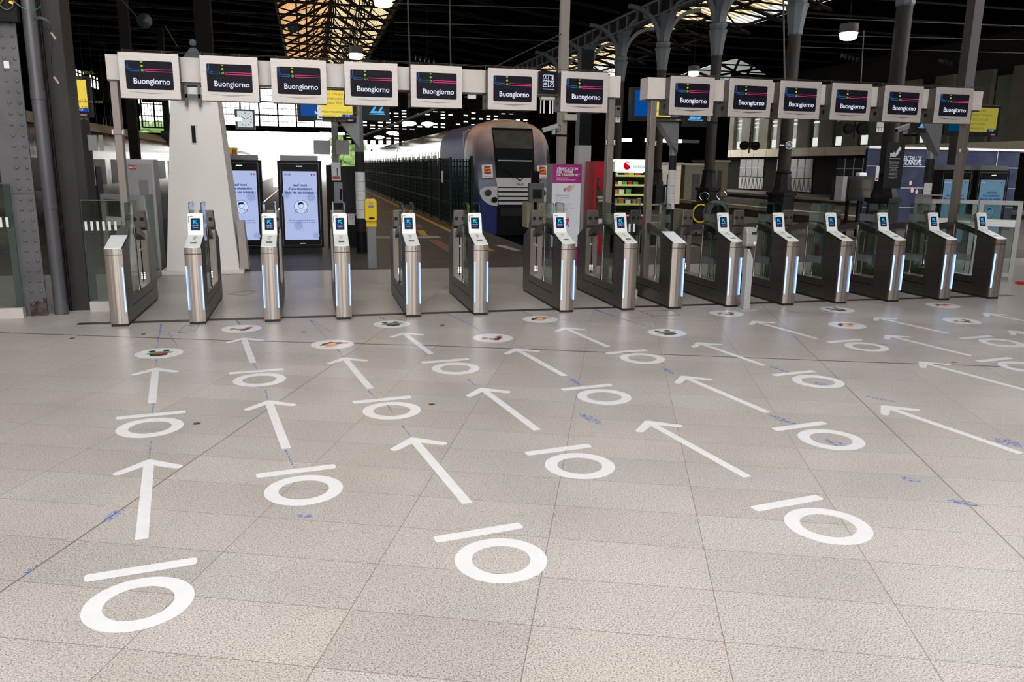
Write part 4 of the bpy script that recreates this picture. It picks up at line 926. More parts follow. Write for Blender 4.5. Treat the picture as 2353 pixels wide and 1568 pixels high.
MB().box(-w2 + .02, w2 - .02, -.108, -.1, .80, .83).build('light_strip', glow('pink_glow', (.9, .35, .28), 1.0), t)
# second red machine
a = at(1378, 375, Y); t = thing('vending_machine', 'red coffee vending machine left of the snack machine', 'vending machine', (cx - w2 - .22, Y + .05, 0)); q = .20
MB().box(-q, q, 0, .6, 0, 1.93).build('cabinet', M['red'], t); MB().box(-q + .05, q - .02, -.006, 0, .72, 1.60).build('poster_panel', noisy('coffee_poster', (.01, .01, .01), (.09, .07, .03), (12, 12, 12), .3), t)
MB().prism([(-.10, 1.58), (.06, 1.58), (.06, 1.40), (-.02, 1.32), (-.10, 1.40)], -.01, -.006, 'y').build('crest', mat('crest_red', (.30, .01, .02), .4), t); MB().box(-.13, .14, -.01, -.006, 1.16, 1.21).box(-.10, .12, -.01, -.006, 1.10, 1.14).build('poster_lettering', M['light_grey'], t)
MB().box(-.14, .10, -.01, -.006, .60, .74).build('price_notice', M['paper'], t)
# pink-lit side machine edge
o = MB().prism([(0, .85), (.14, .62), (.13, .58), (.0, .56)], 0, .3, 'y').build('red_lamp_box', glow('red_lamp', (1.0, .32, .22), 1.2)); o.location = (cx + w2 + .02, Y, 0); tag(o, 'glowing white and red corner lamp beside the snack machine', 'lamp box')

# ------------------------------------------------------------------ double-deck train
TX, TY = 6.96, 27.5
t = thing('train', 'double-deck blue and grey regional train with number 560 standing at its platform', 'train', (TX, TY, 0))
def train_skin():
    m = mat('train_wrap', (.1, .12, .25), .45, coat=.12); N, L, b = nodes(m)
    tc = N.new('ShaderNodeTexCoord'); sp = N.new('ShaderNodeSeparateXYZ'); L.new(tc.outputs['Object'], sp.inputs[0])
    nz = N.new('ShaderNodeTexNoise'); nz.inputs['Scale'].default_value = 1.4; nz.inputs['Detail'].default_value = 6; L.new(tc.outputs['Object'], nz.inputs[0])
    ma = N.new('ShaderNodeMath'); ma.operation = 'MULTIPLY_ADD'; ma.inputs[1].default_value = .9; L.new(nz.outputs['Fac'], ma.inputs[0]); L.new(sp.outputs[2], ma.inputs[2])
    mr = N.new('ShaderNodeMapRange'); mr.inputs['From Min'].default_value = .3; mr.inputs['From Max'].default_value = 4.2; L.new(ma.outputs[0], mr.inputs['Value'])
    r = N.new('ShaderNodeValToRGB'); e = r.color_ramp.elements; e[0].position = 0; e[0].color = (.012, .03, .14, 1); e[1].position = 1; e[1].color = (.62, .33, .24, 1)
    for p_, c_ in ((.25, (.06, .11, .26)), (.42, (.22, .25, .34)), (.55, (.09, .08, .10)), (.68, (.28, .20, .20)), (.82, (.60, .40, .33))): x = e.new(p_); x.color = (*c_, 1)
    L.new(mr.outputs[0], r.inputs[0]); L.new(r.outputs[0], b.inputs['Base Color']); return m
WRAP = train_skin()
def wrap_dark():
    return WRAP
# cross-section of the coach (x, z): floor -0.75 .. roof 3.42
def sect(w_=1.40, zb=-.55, zs=2.35, zr=3.44, n=12):
    pts = [(-w_ * .96, zb), (-w_, .2), (-w_, zs)]
    for i in range(1, n): a = PI - PI * i / n; pts.append((w_ * math.copysign(abs(math.cos(a)) ** .72, math.cos(a)), zs + (zr - zs) * math.sin(a) ** .80))
    pts += [(w_, zs), (w_, .2), (w_ * .96, zb)]
    return pts
def loft(m, secs):
    rings = [[m.bm.verts.new(p) for p in s_] for s_ in secs]
    for a_, b__ in zip(rings, rings[1:]):
        n = len(a_)
        for i in range(n): m.bm.faces.new([a_[i], a_[(i + 1) % n], b__[(i + 1) % n], b__[i]])
    return rings
# nose: section shrinks and top leans back toward the front
def nose_sec(y, k):
    out = []
    for x, z in sect(1.40 - .10 * k, -.55, 2.35 - .25 * k, 3.44 - .20 * k, 12): out.append((x, y + max(0, z - .7) ** 1.6 * .16 * k, z))
    return out
m_ = MB(); secs = [nose_sec(0, 1.0), nose_sec(.12, .8), nose_sec(.45, .45), nose_sec(1.1, .15), nose_sec(2.2, 0)]
r_ = loft(m_, secs); m_.bm.faces.new(r_[0][::-1]); m_.build('nose_shell', WRAP, t, smooth=True)
def coach(y0, y1, nm, mt):
    m = MB(); r = loft(m, [[(x, y0, z) for x, z in sect()], [(x, y1, z) for x, z in sect()]]); m.bm.faces.new(r[0][::-1]); m.bm.faces.new(r[1]); return m.build(nm, mt, t, smooth=True)
SIL = noisy('coach_side', (.35, .33, .31), (.62, .60, .57), (1, .8, 5), .18, .8, rv=.08)
coach(2.2, 8, 'front_coach', M['train_blue'])
coach(8, 26, 'coach', SIL); coach(26.3, 51, 'coach', SIL); coach(51.3, 74, 'coach', SIL)
MB().box(-1.25, 1.25, 26, 26.3, -.4, 3.2).box(-1.25, 1.25, 51, 51.3, -.4, 3.2).build('gangway', M['black'], t)
b = MB(); rr = [(x * .8, z + .03) for x, z in sect() if z > 2.9]
for (ya, yb_) in ((1.6, 26), (26.3, 51), (51.3, 74)): b.prism(rr, ya, yb_, 'y')
b.build('roof_cover', M['train_roof'], t)
b = MB()
for k in range(60): b.box(-1.412, -1.39, 8.4 + k * 1.05, 8.43 + k * 1.05, .3, 2.4)
for k in range(34): b.box(-1.414, -1.395, 9 + k * 1.9, 10.1 + k * 1.9, 1.72, 2.25)
b.build('window_band', M['black'], t)
b = MB()
for k in range(9):
    for j in range(3): b.box(-1.385 + .09 * j, -1.32 + .09 * j, 2.35 + .0 + k * .0, 2.6, 2.38 + k * .075 + .05 * j, 2.43 + k * .075 + .05 * j)
b.build('roof_grille', M['train_roof'], t)
# front fascia: windscreen surround, screen, grey bumper, lights
def fy(z, k=1.0): return max(0, z - .7) ** 1.6 * .16 * k
def fas(name, pts, m_, off, parent=t, th=.03):
    mb = MB(); A = [mb.bm.verts.new((x, fy(z) - off, z)) for x, z in pts]; B = [mb.bm.verts.new((x, fy(z) - off + th, z)) for x, z in pts]; n = len(pts)
    mb.bm.faces.new(A); mb.bm.faces.new(B[::-1])
    for i in range(n): mb.bm.faces.new([A[i], B[i], B[(i + 1) % n], A[(i + 1) % n]])
    return mb.build(name, m_, parent)
def subd(pts, n=10):
    out = []
    for i in range(len(pts)):
        a_, b__ = pts[i], pts[(i + 1) % len(pts)]
        for k in range(n): out.append((lerp(a_[0], b__[0], k / n), lerp(a_[1], b__[1], k / n)))
    return out
def strips(name, zl, m_, off, parent=t):
    """fascia built as horizontal bands [(z, xl, xr), ...]"""
    mb = MB(); n = len(zl)
    A = [[mb.bm.verts.new((x, fy(z) - off, z)) for x in (xl_, xr_)] for z, xl_, xr_ in zl]; B = [[mb.bm.verts.new((x, fy(z) - off + .06, z)) for x in (xl_, xr_)] for z, xl_, xr_ in zl]
    for i in range(n - 1):
        mb.bm.faces.new([A[i][0], A[i][1], A[i + 1][1], A[i + 1][0]]); mb.bm.faces.new([B[i][0], B[i + 1][0], B[i + 1][1], B[i][1]])
        mb.bm.faces.new([A[i][0], A[i + 1][0], B[i + 1][0], B[i][0]]); mb.bm.faces.new([A[i][1], B[i][1], B[i + 1][1], A[i + 1][1]])
    mb.bm.faces.new([A[0][0], B[0][0], B[0][1], A[0][1]]); mb.bm.faces.new([A[-1][0], A[-1][1], B[-1][1], B[-1][0]])
    return mb.build(name, m_, parent)
def band(z0, z1, x0, x1, n=8, xt=None):
    xt = xt or (x0, x1); return [(lerp(z0, z1, i / n), lerp(x0, xt[0], i / n), lerp(x1, xt[1], i / n)) for i in range(n + 1)]
strips('windscreen_surround', band(1.42, 3.12, -.68, .70, 12, (-.72, .74)), M['black'], .05)
strips('upper_panel', band(2.42, 3.04, -.66, .68, 6, (-.70, .72)), noisy('dusty_panel', (.035, .03, .022), (.06, .052, .04), (3, 3, 3), .5), .07)
ws = strips('windscreen', band(1.48, 2.32, -.60, .62, 6, (-.64, .66)), mat('dark_glass', (.008, .012, .012), .08), .07)
strips('blind_bar', band(1.98, 2.02, -.60, .62, 2), M['light_grey'], .075, ws)
strips('roof_cap', band(3.12, 3.27, -.70, .72, 4, (-.5, .5)), M['train_roof'], .045)
strips('white_apron', band(1.10, 1.42, -.66, .68, 4, (-.70, .72)), M['train_grey'], .055)
strips('grille_back', band(.45, 1.10, -.64, .66, 6), M['black'], .05)
for k in range(4): strips('grille_bar', band(.50 + k * .155, .50 + k * .155 + .10, -.62, .64, 2), M['train_grey'], .075)
lettering('train_number', '560', .17, M['ink'], t, (.16, fy(1.2) - .062, 1.18), bold=.002)
b = MB(); b.tube((-.45, -.05 + fy(1.7), 1.75), (.15, -.1, 1.32), .018, 8); b.tube((.15, -.1, 1.32), (.3, -.08 + .1, 1.45), .015, 8); b.build('wiper', M['black'], t)
for s in (-1, 1):
    # grey lamp housing, blue lower cheek
    fas('headlight_housing', [(s * x, z) for x, z in ((.62, 1.12), (1.05, 1.11), (1.26, 1.02), (1.29, .88), (1.18, .66), (.96, .50), (.62, .43))], M['train_grey'], .05)
    MB().lathe([(.115, 0), (.115, .03), (.07, .035)], (s * .98, fy(.92) - .05, .90), 24, 'y').build('headlight', mat('lamp_glass', (.10, .10, .09), .1, .5), t)
    MB().lathe([(.10, 0), (.10, .03), (.02, .035)], (s * .76, -.05, .66), 24, 'y').build('fog_light', M['black'], t)
    fas('blue_cheek', [(s * x, z) for x, z in ((1.31, 1.0), (1.24, .84), (1.10, .62), (.90, .46), (.62, .40), (.62, -.54), (1.27, -.54))], M['train_blue'], .04)
    fas('region_flag', [(s * .99 + x, z) for x, z in ((-.19, 1.40), (.19, 1.42), (.19, 1.86), (-.19, 1.84))], M['sticker'], .065)
    fas('flag_field', [(s * .99 + x, z) for x, z in ((-.11, 1.55), (.13, 1.53), (.11, 1.80), (-.10, 1.82))], mat('flag_red_paint', (.45, .01, .01), .4), .072)
    for zz in (1.62, 1.72):
        fas('leopard', [(s * .99 + x, zz + z) for x, z in ((-.07, -.02), (-.06, .015), (.02, .01), (.06, .035), (.085, .02), (.07, -.03), (.05, -.01), (.0, -.015), (-.04, -.035))], mat('flag_gold', (.8, .45, .02), .4), .079)
    lettering('flag_text', 'NORMANDIE', .045, M['ink'], t, (s * .99, fy(1.44) - .072, 1.455), bold=.0)
MB().box(-.66, .66, -.055, 0, -.56, .45).build('coupler_recess', M['black'], t); MB().box(-.55, .55, -.12, -.055, .10, .38).build('bumper_beam', M['dark'], t)
a_ = MB().prism([(-.02, 1.25), (.30, 1.25), (.40, 1.42), (.36, 1.72), (.12, 1.85), (-.02, 1.80)], -1.432, -1.412, 'x', m=Matrix(((1, 0, 0, 0), (0, 1, 0, .55), (0, 0, 1, 0), (0, 0, 0, 1)))).build('side_logo', REDP, t)
lettering('side_logo_text', 'SNCF', .26, M['sticker'], t, (-1.436, .72, 1.52), bold=.004, M=Matrix.Rotation(-PI / 2, 4, 'Z') @ STAND)
MB().box(-1.2, 1.2, .4, 74, -1.05, -.5).build('underframe', M['black'], t)

# buffer stop equipment in front of the train
t = thing('buffer_cabinet', 'beige and grey equipment box standing before the train nose', 'equipment box', (6.08, 21.5, .0)); MB().box(-.30, .32, 0, .5, .15, .85).build('casing', mat('beige', (.42, .38, .27), .6), t); MB().box(-.25, -.2, 0, .05, -1.2, .15).box(.2, .25, 0, .05, -1.2, .15).build('leg', M['iron'], t)
t = thing('signal_box', 'grey signal head on a pole in front of the grille', 'signal', (5.76, 20.6, -.86)); MB().box(-.035, .035, -.03, .03, -.3, 2.0).build('pole', M['iron'], t); MB().box(-.19, .21, -.1, .1, 1.75, 2.25).build('casing', M['kiosk_grey'], t, bevel=.01); MB().box(-.10, .14, -.12, -.1, 1.85, 2.08).build('panel', M['dark'], t); MB().box(-.12, .08, -.05, .05, 2.25, 2.55).build('lamp_hood', M['black'], t); MB().tube((.10, -.08, 2.32), (.10, .0, 2.32), .04, 10).build('red_lamp', REDP, t)
t = thing('safety_railing', 'white tubular railing at the end of the train track', 'railing', (4.95, 17.33, 0))
b = MB(); b.path([(0, 0, 0), (0, 0, .98)], .022).path([(0, 0, .98), (2.9, 0, .98)], .022); b.path([(2.9, 0, 0), (2.9, 0, .98)], .022)
for z in (.74, .58, .38): b.tube((0, 0, z), (2.9, 0, z), .012, 8)
b.build('rails', M['light_grey'], t); MB().box(.03, .35, -.01, .01, .03, .42).build('mesh_panel', M['grey_metal'], t); MB().box(-.12, .12, -.1, .1, 0, .03).build('foot', M['iron'], t)
o = MB().box(-.05, .4, 0, .25, 0, .3).build('crate', M['paper']); o.location = (4.97, 17.6, .42 - .42); tag(o, 'white plastic box behind the track end railing', 'box')
struct('trim_14', MB().box(4.75, 9.2, 17.4, 18.2, -1.2, -.05), M['concrete'])

# green mesh fence along the platform
FM = mat('fence_mesh', (.006, .022, .016), .5, spec=.2)
def mesh_mat():
    m = bpy.data.materials.new('wire_mesh'); m.use_nodes = True; N = m.node_tree.nodes; L = m.node_tree.links; b = N['Principled BSDF']; b.inputs['Base Color'].default_value = (.004, .013, .010, 1); b.inputs['Roughness'].default_value = .8; b.inputs['Specular IOR Level'].default_value = .1
    tc = N.new('ShaderNodeTexCoord'); sp = N.new('ShaderNodeSeparateXYZ'); L.new(tc.outputs['Object'], sp.inputs[0])
    def ln(o, sz, wd):
        a = N.new('ShaderNodeMath'); a.operation = 'MULTIPLY'; a.inputs[1].default_value = 1 / sz; L.new(o, a.inputs[0]); f = N.new('ShaderNodeMath'); f.operation = 'FRACT'; L.new(a.outputs[0], f.inputs[0])
        l = N.new('ShaderNodeMath'); l.operation = 'LESS_THAN'; l.inputs[1].default_value = wd / sz; L.new(f.outputs[0], l.inputs[0]); return l.outputs[0]
    mx = N.new('ShaderNodeMath'); mx.operation = 'MAXIMUM'; L.new(ln(sp.outputs[1], .10, .045), mx.inputs[0]); L.new(ln(sp.outputs[2], .16, .03), mx.inputs[1]); L.new(mx.outputs[0], b.inputs['Alpha']); return m
WM = mesh_mat()
fx0 = 4.18
t = thing('mesh_fence', 'dark green wire mesh fence along the platform beside the train', 'fence', (fx0, 24.6, 0))
nP = 22
for k in range(nP): MB().box(-.03, .03, k * 2.1 - .03, k * 2.1 + .03, 0, 2.05).build('post', M['fence'], t)
b = MB()
for k in range(nP - 1):
    for z in (.05, .68, 1.32, 2.0): b.box(-.015, .015, k * 2.1, k * 2.1 + 2.1, z, z + .03)
b.build('crossbars', M['fence'], t)
MB().box(-.004, .004, 0, (nP - 1) * 2.1, .06, 2.0).build('wire_mesh', WM, t)
MB().box(.0, .008, 5, (nP - 1) * 2.1, .1, 1.96).build('privacy_screen', mat('screen_cloth', (.006, .009, .008), .9, spec=0), t)
t = thing('mesh_fence', 'short green wire mesh fence panel turning towards the train', 'fence', (fx0, 24.6, 0), -PI * .42)
for y in (.70,): MB().box(-.04, .04, y - .04, y + .04, 0, 2.1).build('post', M['fence'], t)
MB().box(-.004, .004, 0, .70, .06, 2.0).build('wire_mesh', WM, t)
a = at(1034, 380, 25.5); o = MB().box(-.004, .0, -.2, .2, -.18, .18).build('fence_notice', M['paper']); o.location = (fx0 - .035, 26.0, 1.45); tag(o, 'white notice with red print fixed on the green fence', 'notice')
MB().box(-.006, -.004, -.15, -.12, -.1, .12).build('red_print', REDP, o)
# platform markings
PY = mat('yellow_paint', (.55, .33, .03), .6); PR = mat('red_paint', (.26, .10, .09), .7); PW = mat('white_paint', (.42, .40, .36), .7)
def quadmark(name, pts, m_, label, cat='floor marking'):
    o = MB(); P = [flr(*p) for p in pts]; o.prism([(p.x, p.y) for p in P], .001, .004, 'z'); return tag(o.build(name, m_), label, cat)
o = MB().box(3.72, 3.86, 17.0, 75, .001, .004).build('yellow_line', PY); tag(o, 'long yellow safety line on the platform beside the fence', 'floor marking')
quadmark('yellow_patch', [(958, 529), (974, 529), (983, 542), (966, 541)], PY, 'short yellow painted patch on the platform')
quadmark('red_patch', [(882, 485), (905, 485), (920, 492), (890, 490)], PR, 'faded red painted patch far down the platform')
quadmark('red_patch', [(955, 515), (966, 515), (972, 522), (960, 523)], PR, 'small faded red patch beside the yellow patch')
quadmark('red_patch', [(984, 552), (1006, 551), (1090, 600), (1060, 600)], PR, 'long faded red stripe on the platform behind gates 4 and 5')
quadmark('white_patch', [(1140, 565), (1155, 563), (1198, 576), (1185, 578)], PW, 'worn white painted stripe before the track end')
for (y, lb) in ((16.35, 'nearer'), (15.15, 'farther')):
    b = MB()
    for k in range(17): b.box(.0 + k * .27, .14 + k * .27, y - .012, y + .012, .001, .004)
    tag(b.build('tape_line', PR), 'red dashed tape line across the platform entrance, the %s one' % lb, 'floor marking')
b = MB()
for k in range(6): b.box(1.15, 3.2, 20.2 + k * .12, 20.26 + k * .12, .001, .004)
tag(b.build('tactile_strip', PW), 'pale ribbed tactile strip across the platform', 'tactile strip')

# ------------------------------------------------------------------ hall columns, cast iron, roof
t0 = None
def hall_column(c0=15.0):
    t = thing('iron_column', 'x', 'column', (0, 0, 0), 0, 'iron columns carrying the right girder')
    MB().prism(ell(0, 0, .42, .42, 8, PI / 8, 2 * PI + PI / 8)[:8], 0, 1.0, 'z').build('pedestal', M['black'], t); MB().prism(ell(0, 0, .49, .49, 8, PI / 8, 2 * PI + PI / 8)[:8], 1.0, 1.1, 'z').build('pedestal_cap', M['black'], t)
    MB().lathe([(.33, 1.1), (.33, 1.2), (.29, 1.28), (.27, 1.62), (.24, 1.68), (.27, 1.72), (.26, 1.76), (.20, 1.79)], n=8).build('plinth_drum', M['black'], t, smooth=True)
    MB().tube((0, 0, 1.78), (0, 0, 6.0), .20, 20).build('shaft', M['colbrown'], t, smooth=True)
    MB().lathe([(.21, 5.95), (.24, 6.0), (.23, 6.1), (.27, 6.4), (.33, 6.75), (.37, 6.85), (.28, 6.9), (.33, 7.0), (.34, 7.08), (.25, 7.15), (.25, 8.25)], n=8).build('capital', M['castiron'], t)
    for s in (-1, 1):
        o = []; i_ = []
        for k in range(11):
            a = PI / 2 * k / 10; y = s * (.30 + 1.75 * (1 - math.cos(a))); z = 7.1 + 1.3 * math.sin(a); o.append((y, z)); dy = .13 * math.sin(a) ; i_.append((y - s * (.16 * math.cos(a)), z + .16 * math.sin(a)))
        MB().strip(o, i_, -.12, .12, 'x').build('bracket_arm', M['castiron'], t)
        MB().strip([(p[0] * .8, p[1]) for p in o], [(p[0] * .8, p[1]) for p in i_], -.10, .10, 'y').build('cross_arm', M['castiron'], t)
        MB().prism([(s * .3, 8.2), (s * .3, 7.2), (s * .38, 7.9), (s * .9, 8.2)], -.03, .03, 'x').build('spandrel', M['castiron'], t)
    return t
cp = hall_column()
CL = {0: 'iron column nearest the camera on the right, with the black notice panel', 1: 'iron column carrying the small round sign', 2: 'iron column with hose reels round its pedestal', 3: 'fourth iron column back, behind the 23 sign', 4: 'fifth iron column back on the right', 5: 'sixth iron column back on the right', 6: 'farthest iron column in the right row'}
CY = [18.8, 23.7, 28.8, 33.7, 38.6, 43.5, 48.4]
for i, y in enumerate(CY): dup(cp, (15.0, y, 0), CL[i])
purge(cp)
# girder over the columns
t = thing('lattice_girder', 'grey painted girder with square panels over the right row of columns', 'girder', (15, 0, 0))
b = MB(); b.box(-.14, .14, 17, 100, 8.25, 8.33).box(-.14, .14, 17, 100, 8.86, 8.94)
y = 17
while y < 100: b.box(-.10, .10, y, y + .14, 8.33, 8.86); y += 1.22
b.build('frame', M['castiron'], t); MB().box(-.01, .01, 17, 100, 8.33, 8.86).build('web', M['iron'], t)
# steel stanchions beyond the gates
def stanchion(x, y, w_, zt_, m_, label, lower=None):
    t = thing('steel_stanchion', label, 'column', (x, y, 0), 0); MB().box(-w_ / 2, w_ / 2, -w_ / 2, w_ / 2, (lower or 0), zt_).build('shaft', m_, t)
    if lower: MB().box(-w_ / 2 - .01, w_ / 2 + .01, -w_ / 2 - .01, w_ / 2 + .01, 0, lower).build('lower_casing', M['light_grey'], t)
    return t
c = at(1342, 250, 17.1); stanchion(c.x, 17.1, .27, 4.25, M['black'], 'black square stanchion with pale lower casing right of the train', lower=2.27)
c = at(1296, 100, 16.6); stanchion(c.x, 16.6, .17, 9, mat('galvanised', (.30, .27, .24), .5, .3), 'slim galvanised stanchion rising behind the seventh monitor')
c = at(2225, 140, 17); stanchion(c.x, 17, .26, 9, M['darkcol'], 'dark stanchion behind the rightmost monitor')
for x, Y_, w_, lb in ((381, 60, .4, 'dark trackside stanchion in the far left bay'), (302, 24, .24, 'dark stanchion rising beside the silver train'), (480, 26, .45, 'dark stanchion above the white tower')):
    c = at(x, 250, Y_); stanchion(c.x, Y_, w_, 10.5, M['iron'], lb)

# roof: dark boards with glazed strips
def roofglass(name, col):
    m = bpy.data.materials.new(name); m.use_nodes = True; N = m.node_tree.nodes; L = m.node_tree.links; N.clear(); o = N.new('ShaderNodeOutputMaterial')
    t = N.new('ShaderNodeBsdfTransparent'); tc = N.new('ShaderNodeTexCoord'); wv = N.new('ShaderNodeTexWave'); wv.wave_type = 'BANDS'; wv.bands_direction = 'Y'; wv.inputs['Scale'].default_value = .7; wv.inputs['Distortion'].default_value = .3
    nz = N.new('ShaderNodeTexNoise'); nz.inputs['Scale'].default_value = .35; L.new(tc.outputs['Object'], nz.inputs[0])
    L.new(tc.outputs['Object'], wv.inputs[0]); r = N.new('ShaderNodeValToRGB'); r.color_ramp.elements[0].color = tuple(c_ * .40 for c_ in col) + (1,); r.color_ramp.elements[1].color = (*col, 1)
    L.new(wv.outputs['Fac'], r.inputs[0]); mx = N.new('ShaderNodeMixRGB'); mx.blend_type = 'MULTIPLY'; mx.inputs[0].default_value = .35; L.new(r.outputs[0], mx.inputs[1]); L.new(nz.outputs['Fac'], mx.inputs[2])
    L.new(mx.outputs[0], t.inputs[0]); L.new(t.outputs[0], o.inputs[0]); return m
RG1 = roofglass('warm_roof_glass', (.72, .55, .37)); RG2 = roofglass('pale_roof_glass', (.74, .65, .50)); RGW = roofglass('clear_roof_glass', (.8, .8, .78))
YR0, YR1 = 20.0, 100.0
def roof_sl(n, x0, z0, x1, z1, y0, y1, m=M['roof'], th=.25):
    mb = MB(); mb.prism([(x0, z0), (x1, z1), (x1, z1 + th), (x0, z0 + th)], y0, y1, 'y'); return struct(n, mb, m)
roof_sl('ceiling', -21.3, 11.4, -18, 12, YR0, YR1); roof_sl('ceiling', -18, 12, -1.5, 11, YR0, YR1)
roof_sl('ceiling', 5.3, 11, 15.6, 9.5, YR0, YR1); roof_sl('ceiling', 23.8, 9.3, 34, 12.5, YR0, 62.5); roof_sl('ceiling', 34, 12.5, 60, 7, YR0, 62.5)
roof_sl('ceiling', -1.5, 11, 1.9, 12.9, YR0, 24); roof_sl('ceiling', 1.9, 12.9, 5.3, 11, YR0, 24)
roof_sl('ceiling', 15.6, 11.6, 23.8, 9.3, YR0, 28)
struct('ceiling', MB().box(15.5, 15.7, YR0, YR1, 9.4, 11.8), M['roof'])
struct('window_1', MB().prism([(-1.5, 11), (1.9, 12.9), (1.9, 12.93), (-1.5, 11.03)], 24, YR1, 'y'), RG1); struct('window_2', MB().prism([(1.9, 12.9), (5.3, 11), (5.3, 11.03), (1.9, 12.93)], 24, YR1, 'y'), RG2)
struct('window_3', MB().prism([(15.7, 11.6), (22.4, 9.70), (22.4, 9.73), (15.7, 11.63)], 28, YR1, 'y'), RG2)
struct('window_4', MB().prism([(22.4, 9.70), (23.8, 9.3), (23.8, 9.33), (22.4, 9.73)], 28, YR1, 'y'), RGW)
# lintel wall over the gates and side walls keep the shed dark
# trusses
TR = 'iron roof truss crossing under the glazed ridge'
tp = None
k = 0; y = 20.0
while y < 99:
    if tp is None:
        t = thing('roof_truss', TR, 'roof truss', (0, y, 0), 0, 'roof trusses in the shed')
        b = MB(); b.box(-18, 15, -.06, .06, 10.35, 10.47)
        for (xa, za, xb, zb) in ((-1.5, 10.8, 1.9, 12.7), (1.9, 12.7, 5.3, 10.8), (-18, 11.8, -1.5, 10.8), (5.3, 10.8, 15.4, 9.4)): b.tube((xa, 0, za), (xb, 0, zb), .10, 6)
        for (xa, za, xb, zb) in ((1.9, 12.7, 1.9, 10.4), (-1.5, 10.8, .2, 10.4), (.2, 11.7, .2, 10.4), (3.6, 11.7, 3.6, 10.4), (.2, 10.4, 1.9, 12.7), (3.6, 10.4, 1.9, 12.7), (5.3, 10.8, 3.6, 10.4), (5.3, 10.4, 8, 10.5), (8, 9.9, 10, 10.4)): b.tube((xa, 0, za), (xb, 0, zb), .045, 6)
        b.build('lattice', M['iron'], t); tp = t
    else: dup(tp, (0, y, 0))
    y += 4.0; k += 1
t = thing('roof_purlins', 'long iron purlins and bracing under the left glazed ridge', 'roof frame', (0, 0, 0))
b = MB()
for x, z in ((-.4, 11.4), (.75, 12.05), (3.05, 12.05), (4.2, 11.4)): b.box(x - .05, x + .05, 14, 100, z - .06, z + .06)
b.box(1.78, 2.02, 14, 100, 12.55, 12.85); b.box(-1.55, -1.45, 14, 100, 10.6, 11.1); b.box(5.2, 5.35, 14, 100, 10.55, 11.1)
y = 36
while y < 99:
    b.tube((-1.5, y, 10.9), (1.9, y + 4, 12.8), .03, 5); b.tube((1.9, y, 12.8), (5.3, y + 4, 10.9), .03, 5); b.tube((5.3, y, 10.9), (1.9, y + 4, 12.8), .03, 5); b.tube((3.4, y, 10.6), (3.4, y + 4, 11.9), .035, 5); b.tube((3.4, y + 4, 10.6), (3.4, y, 11.9), .035, 5); y += 4
b.build('purlins', M['iron'], t)
tp = None; y = 24.0
while y < 99:
    if tp is None:
        t = thing('roof_truss', 'iron truss under the sloping glazed strip right of the columns', 'roof truss', (0, y, 0), 0, 'roof trusses over the right bay')
        b = MB(); b.tube((15.6, 0, 11.4), (23.8, 0, 9.1), .10, 6)
        for (xa, za, xb, zb) in ((15.6, 9.4, 19, 9.7), (19, 9.7, 23.8, 9.1), (17.2, 10.9, 17.2, 9.5), (19, 10.4, 19, 9.7), (17.2, 9.5, 19, 10.4), (19, 9.7, 21, 9.85), (15.6, 8.9, 34, 8.9)): b.tube((xa, 0, za), (xb, 0, zb), .05, 6)
        b.build('lattice', M['iron'], t); tp = t
    else: dup(tp, (0, y, 0))
    y += 3.6
t = thing('roof_purlins', 'iron purlins under the right glazed strip', 'roof frame', (0, 0, 0)); b = MB()
for x in (17, 18.5, 20, 21.5, 23.1): z = 11.6 - (x - 15.7) * .284; b.box(x - .07, x + .07, 14, 100, z - .14, z - .03)
y = 28
while y < 99: b.tube((15.8, y, 11.3), (23.6, y + 7.2, 9.15), .05, 5); b.tube((23.6, y, 9.15), (15.8, y + 7.2, 11.3), .05, 5); y += 7.2
b.build('purlins', M['iron'], t)
# glazed gable far right
Y = 62; P_ = [at(1550, 190, Y), at(1565, 172, Y), at(1650, 145, Y), at(1700, 133, Y), at(1740, 152, Y), at(1790, 186, Y)]
gp = [(p.x, p.z) for p in P_] + [(P_[-1].x, P_[0].z - .3), (P_[0].x, P_[0].z - .3)]
struct('window_5', MB().prism(gp, Y, Y + .05, 'y'), roofglass('gable_glass', (.5, .52, .5)))
t = thing('gable_frame', 'iron lattice in front of the bright far right gable', 'roof frame', (0, 0, 0)); b = MB()
for (xa, ya, xb, yb2) in ((1560, 190, 1600, 150), (1620, 200, 1650, 150), (1650, 145, 1760, 200), (1600, 165, 1700, 205), (1580, 185, 1790, 150), (1700, 135, 1670, 200), (1730, 150, 1700, 200)): b.tube(at(xa, ya, Y - .3), at(xb, yb2, Y - .3), .10, 6)
b.build('lattice', M['iron'], t)
# solid walls of the shed
struct('wall_right', MB().box(60, 60.3, 10, YR1, -1, 12), M['roof'])
# left arcade: dark wall with tall windows, along the tracks
XW = -21.0
def pxx(x, y, X):
    d = ray(x, y); return O_ + d * (X / d.x)
t_open = []
wl = MB(); Z0, Z1 = pxx(200, 290, XW), pxx(200, 150, XW)
wy = sorted([(pxx(a_, 200, XW).y, pxx(b__, 200, XW).y) for a_, b__ in ((150, 171), (178, 203), (209, 233), (237, 247), (270, 280))])
prev = 30.0
zlo, zhi = pxx(245, 212, XW).z, pxx(247, 184, XW).z + .4
for (ya, yb2) in wy:
    wl.box(XW - .3, XW, prev, ya, 4.5, 13); wl.box(XW - .3, XW, ya, yb2, 4.5, zlo); wl.box(XW - .3, XW, ya, yb2, zhi - .5, 13); prev = yb2
    n = 3
    for i in range(1, n): yy = lerp(ya, yb2, i / n); wl.box(XW - .2, XW - .1, yy - .12, yy + .12, zlo, zhi)
    wl.box(XW - .2, XW - .1, ya, yb2, (zlo + zhi) / 2, (zlo + zhi) / 2 + .1)
wl.box(XW - .3, XW, prev, 100, 4.5, 13)
struct('wall_arcade', wl, M['roof'])
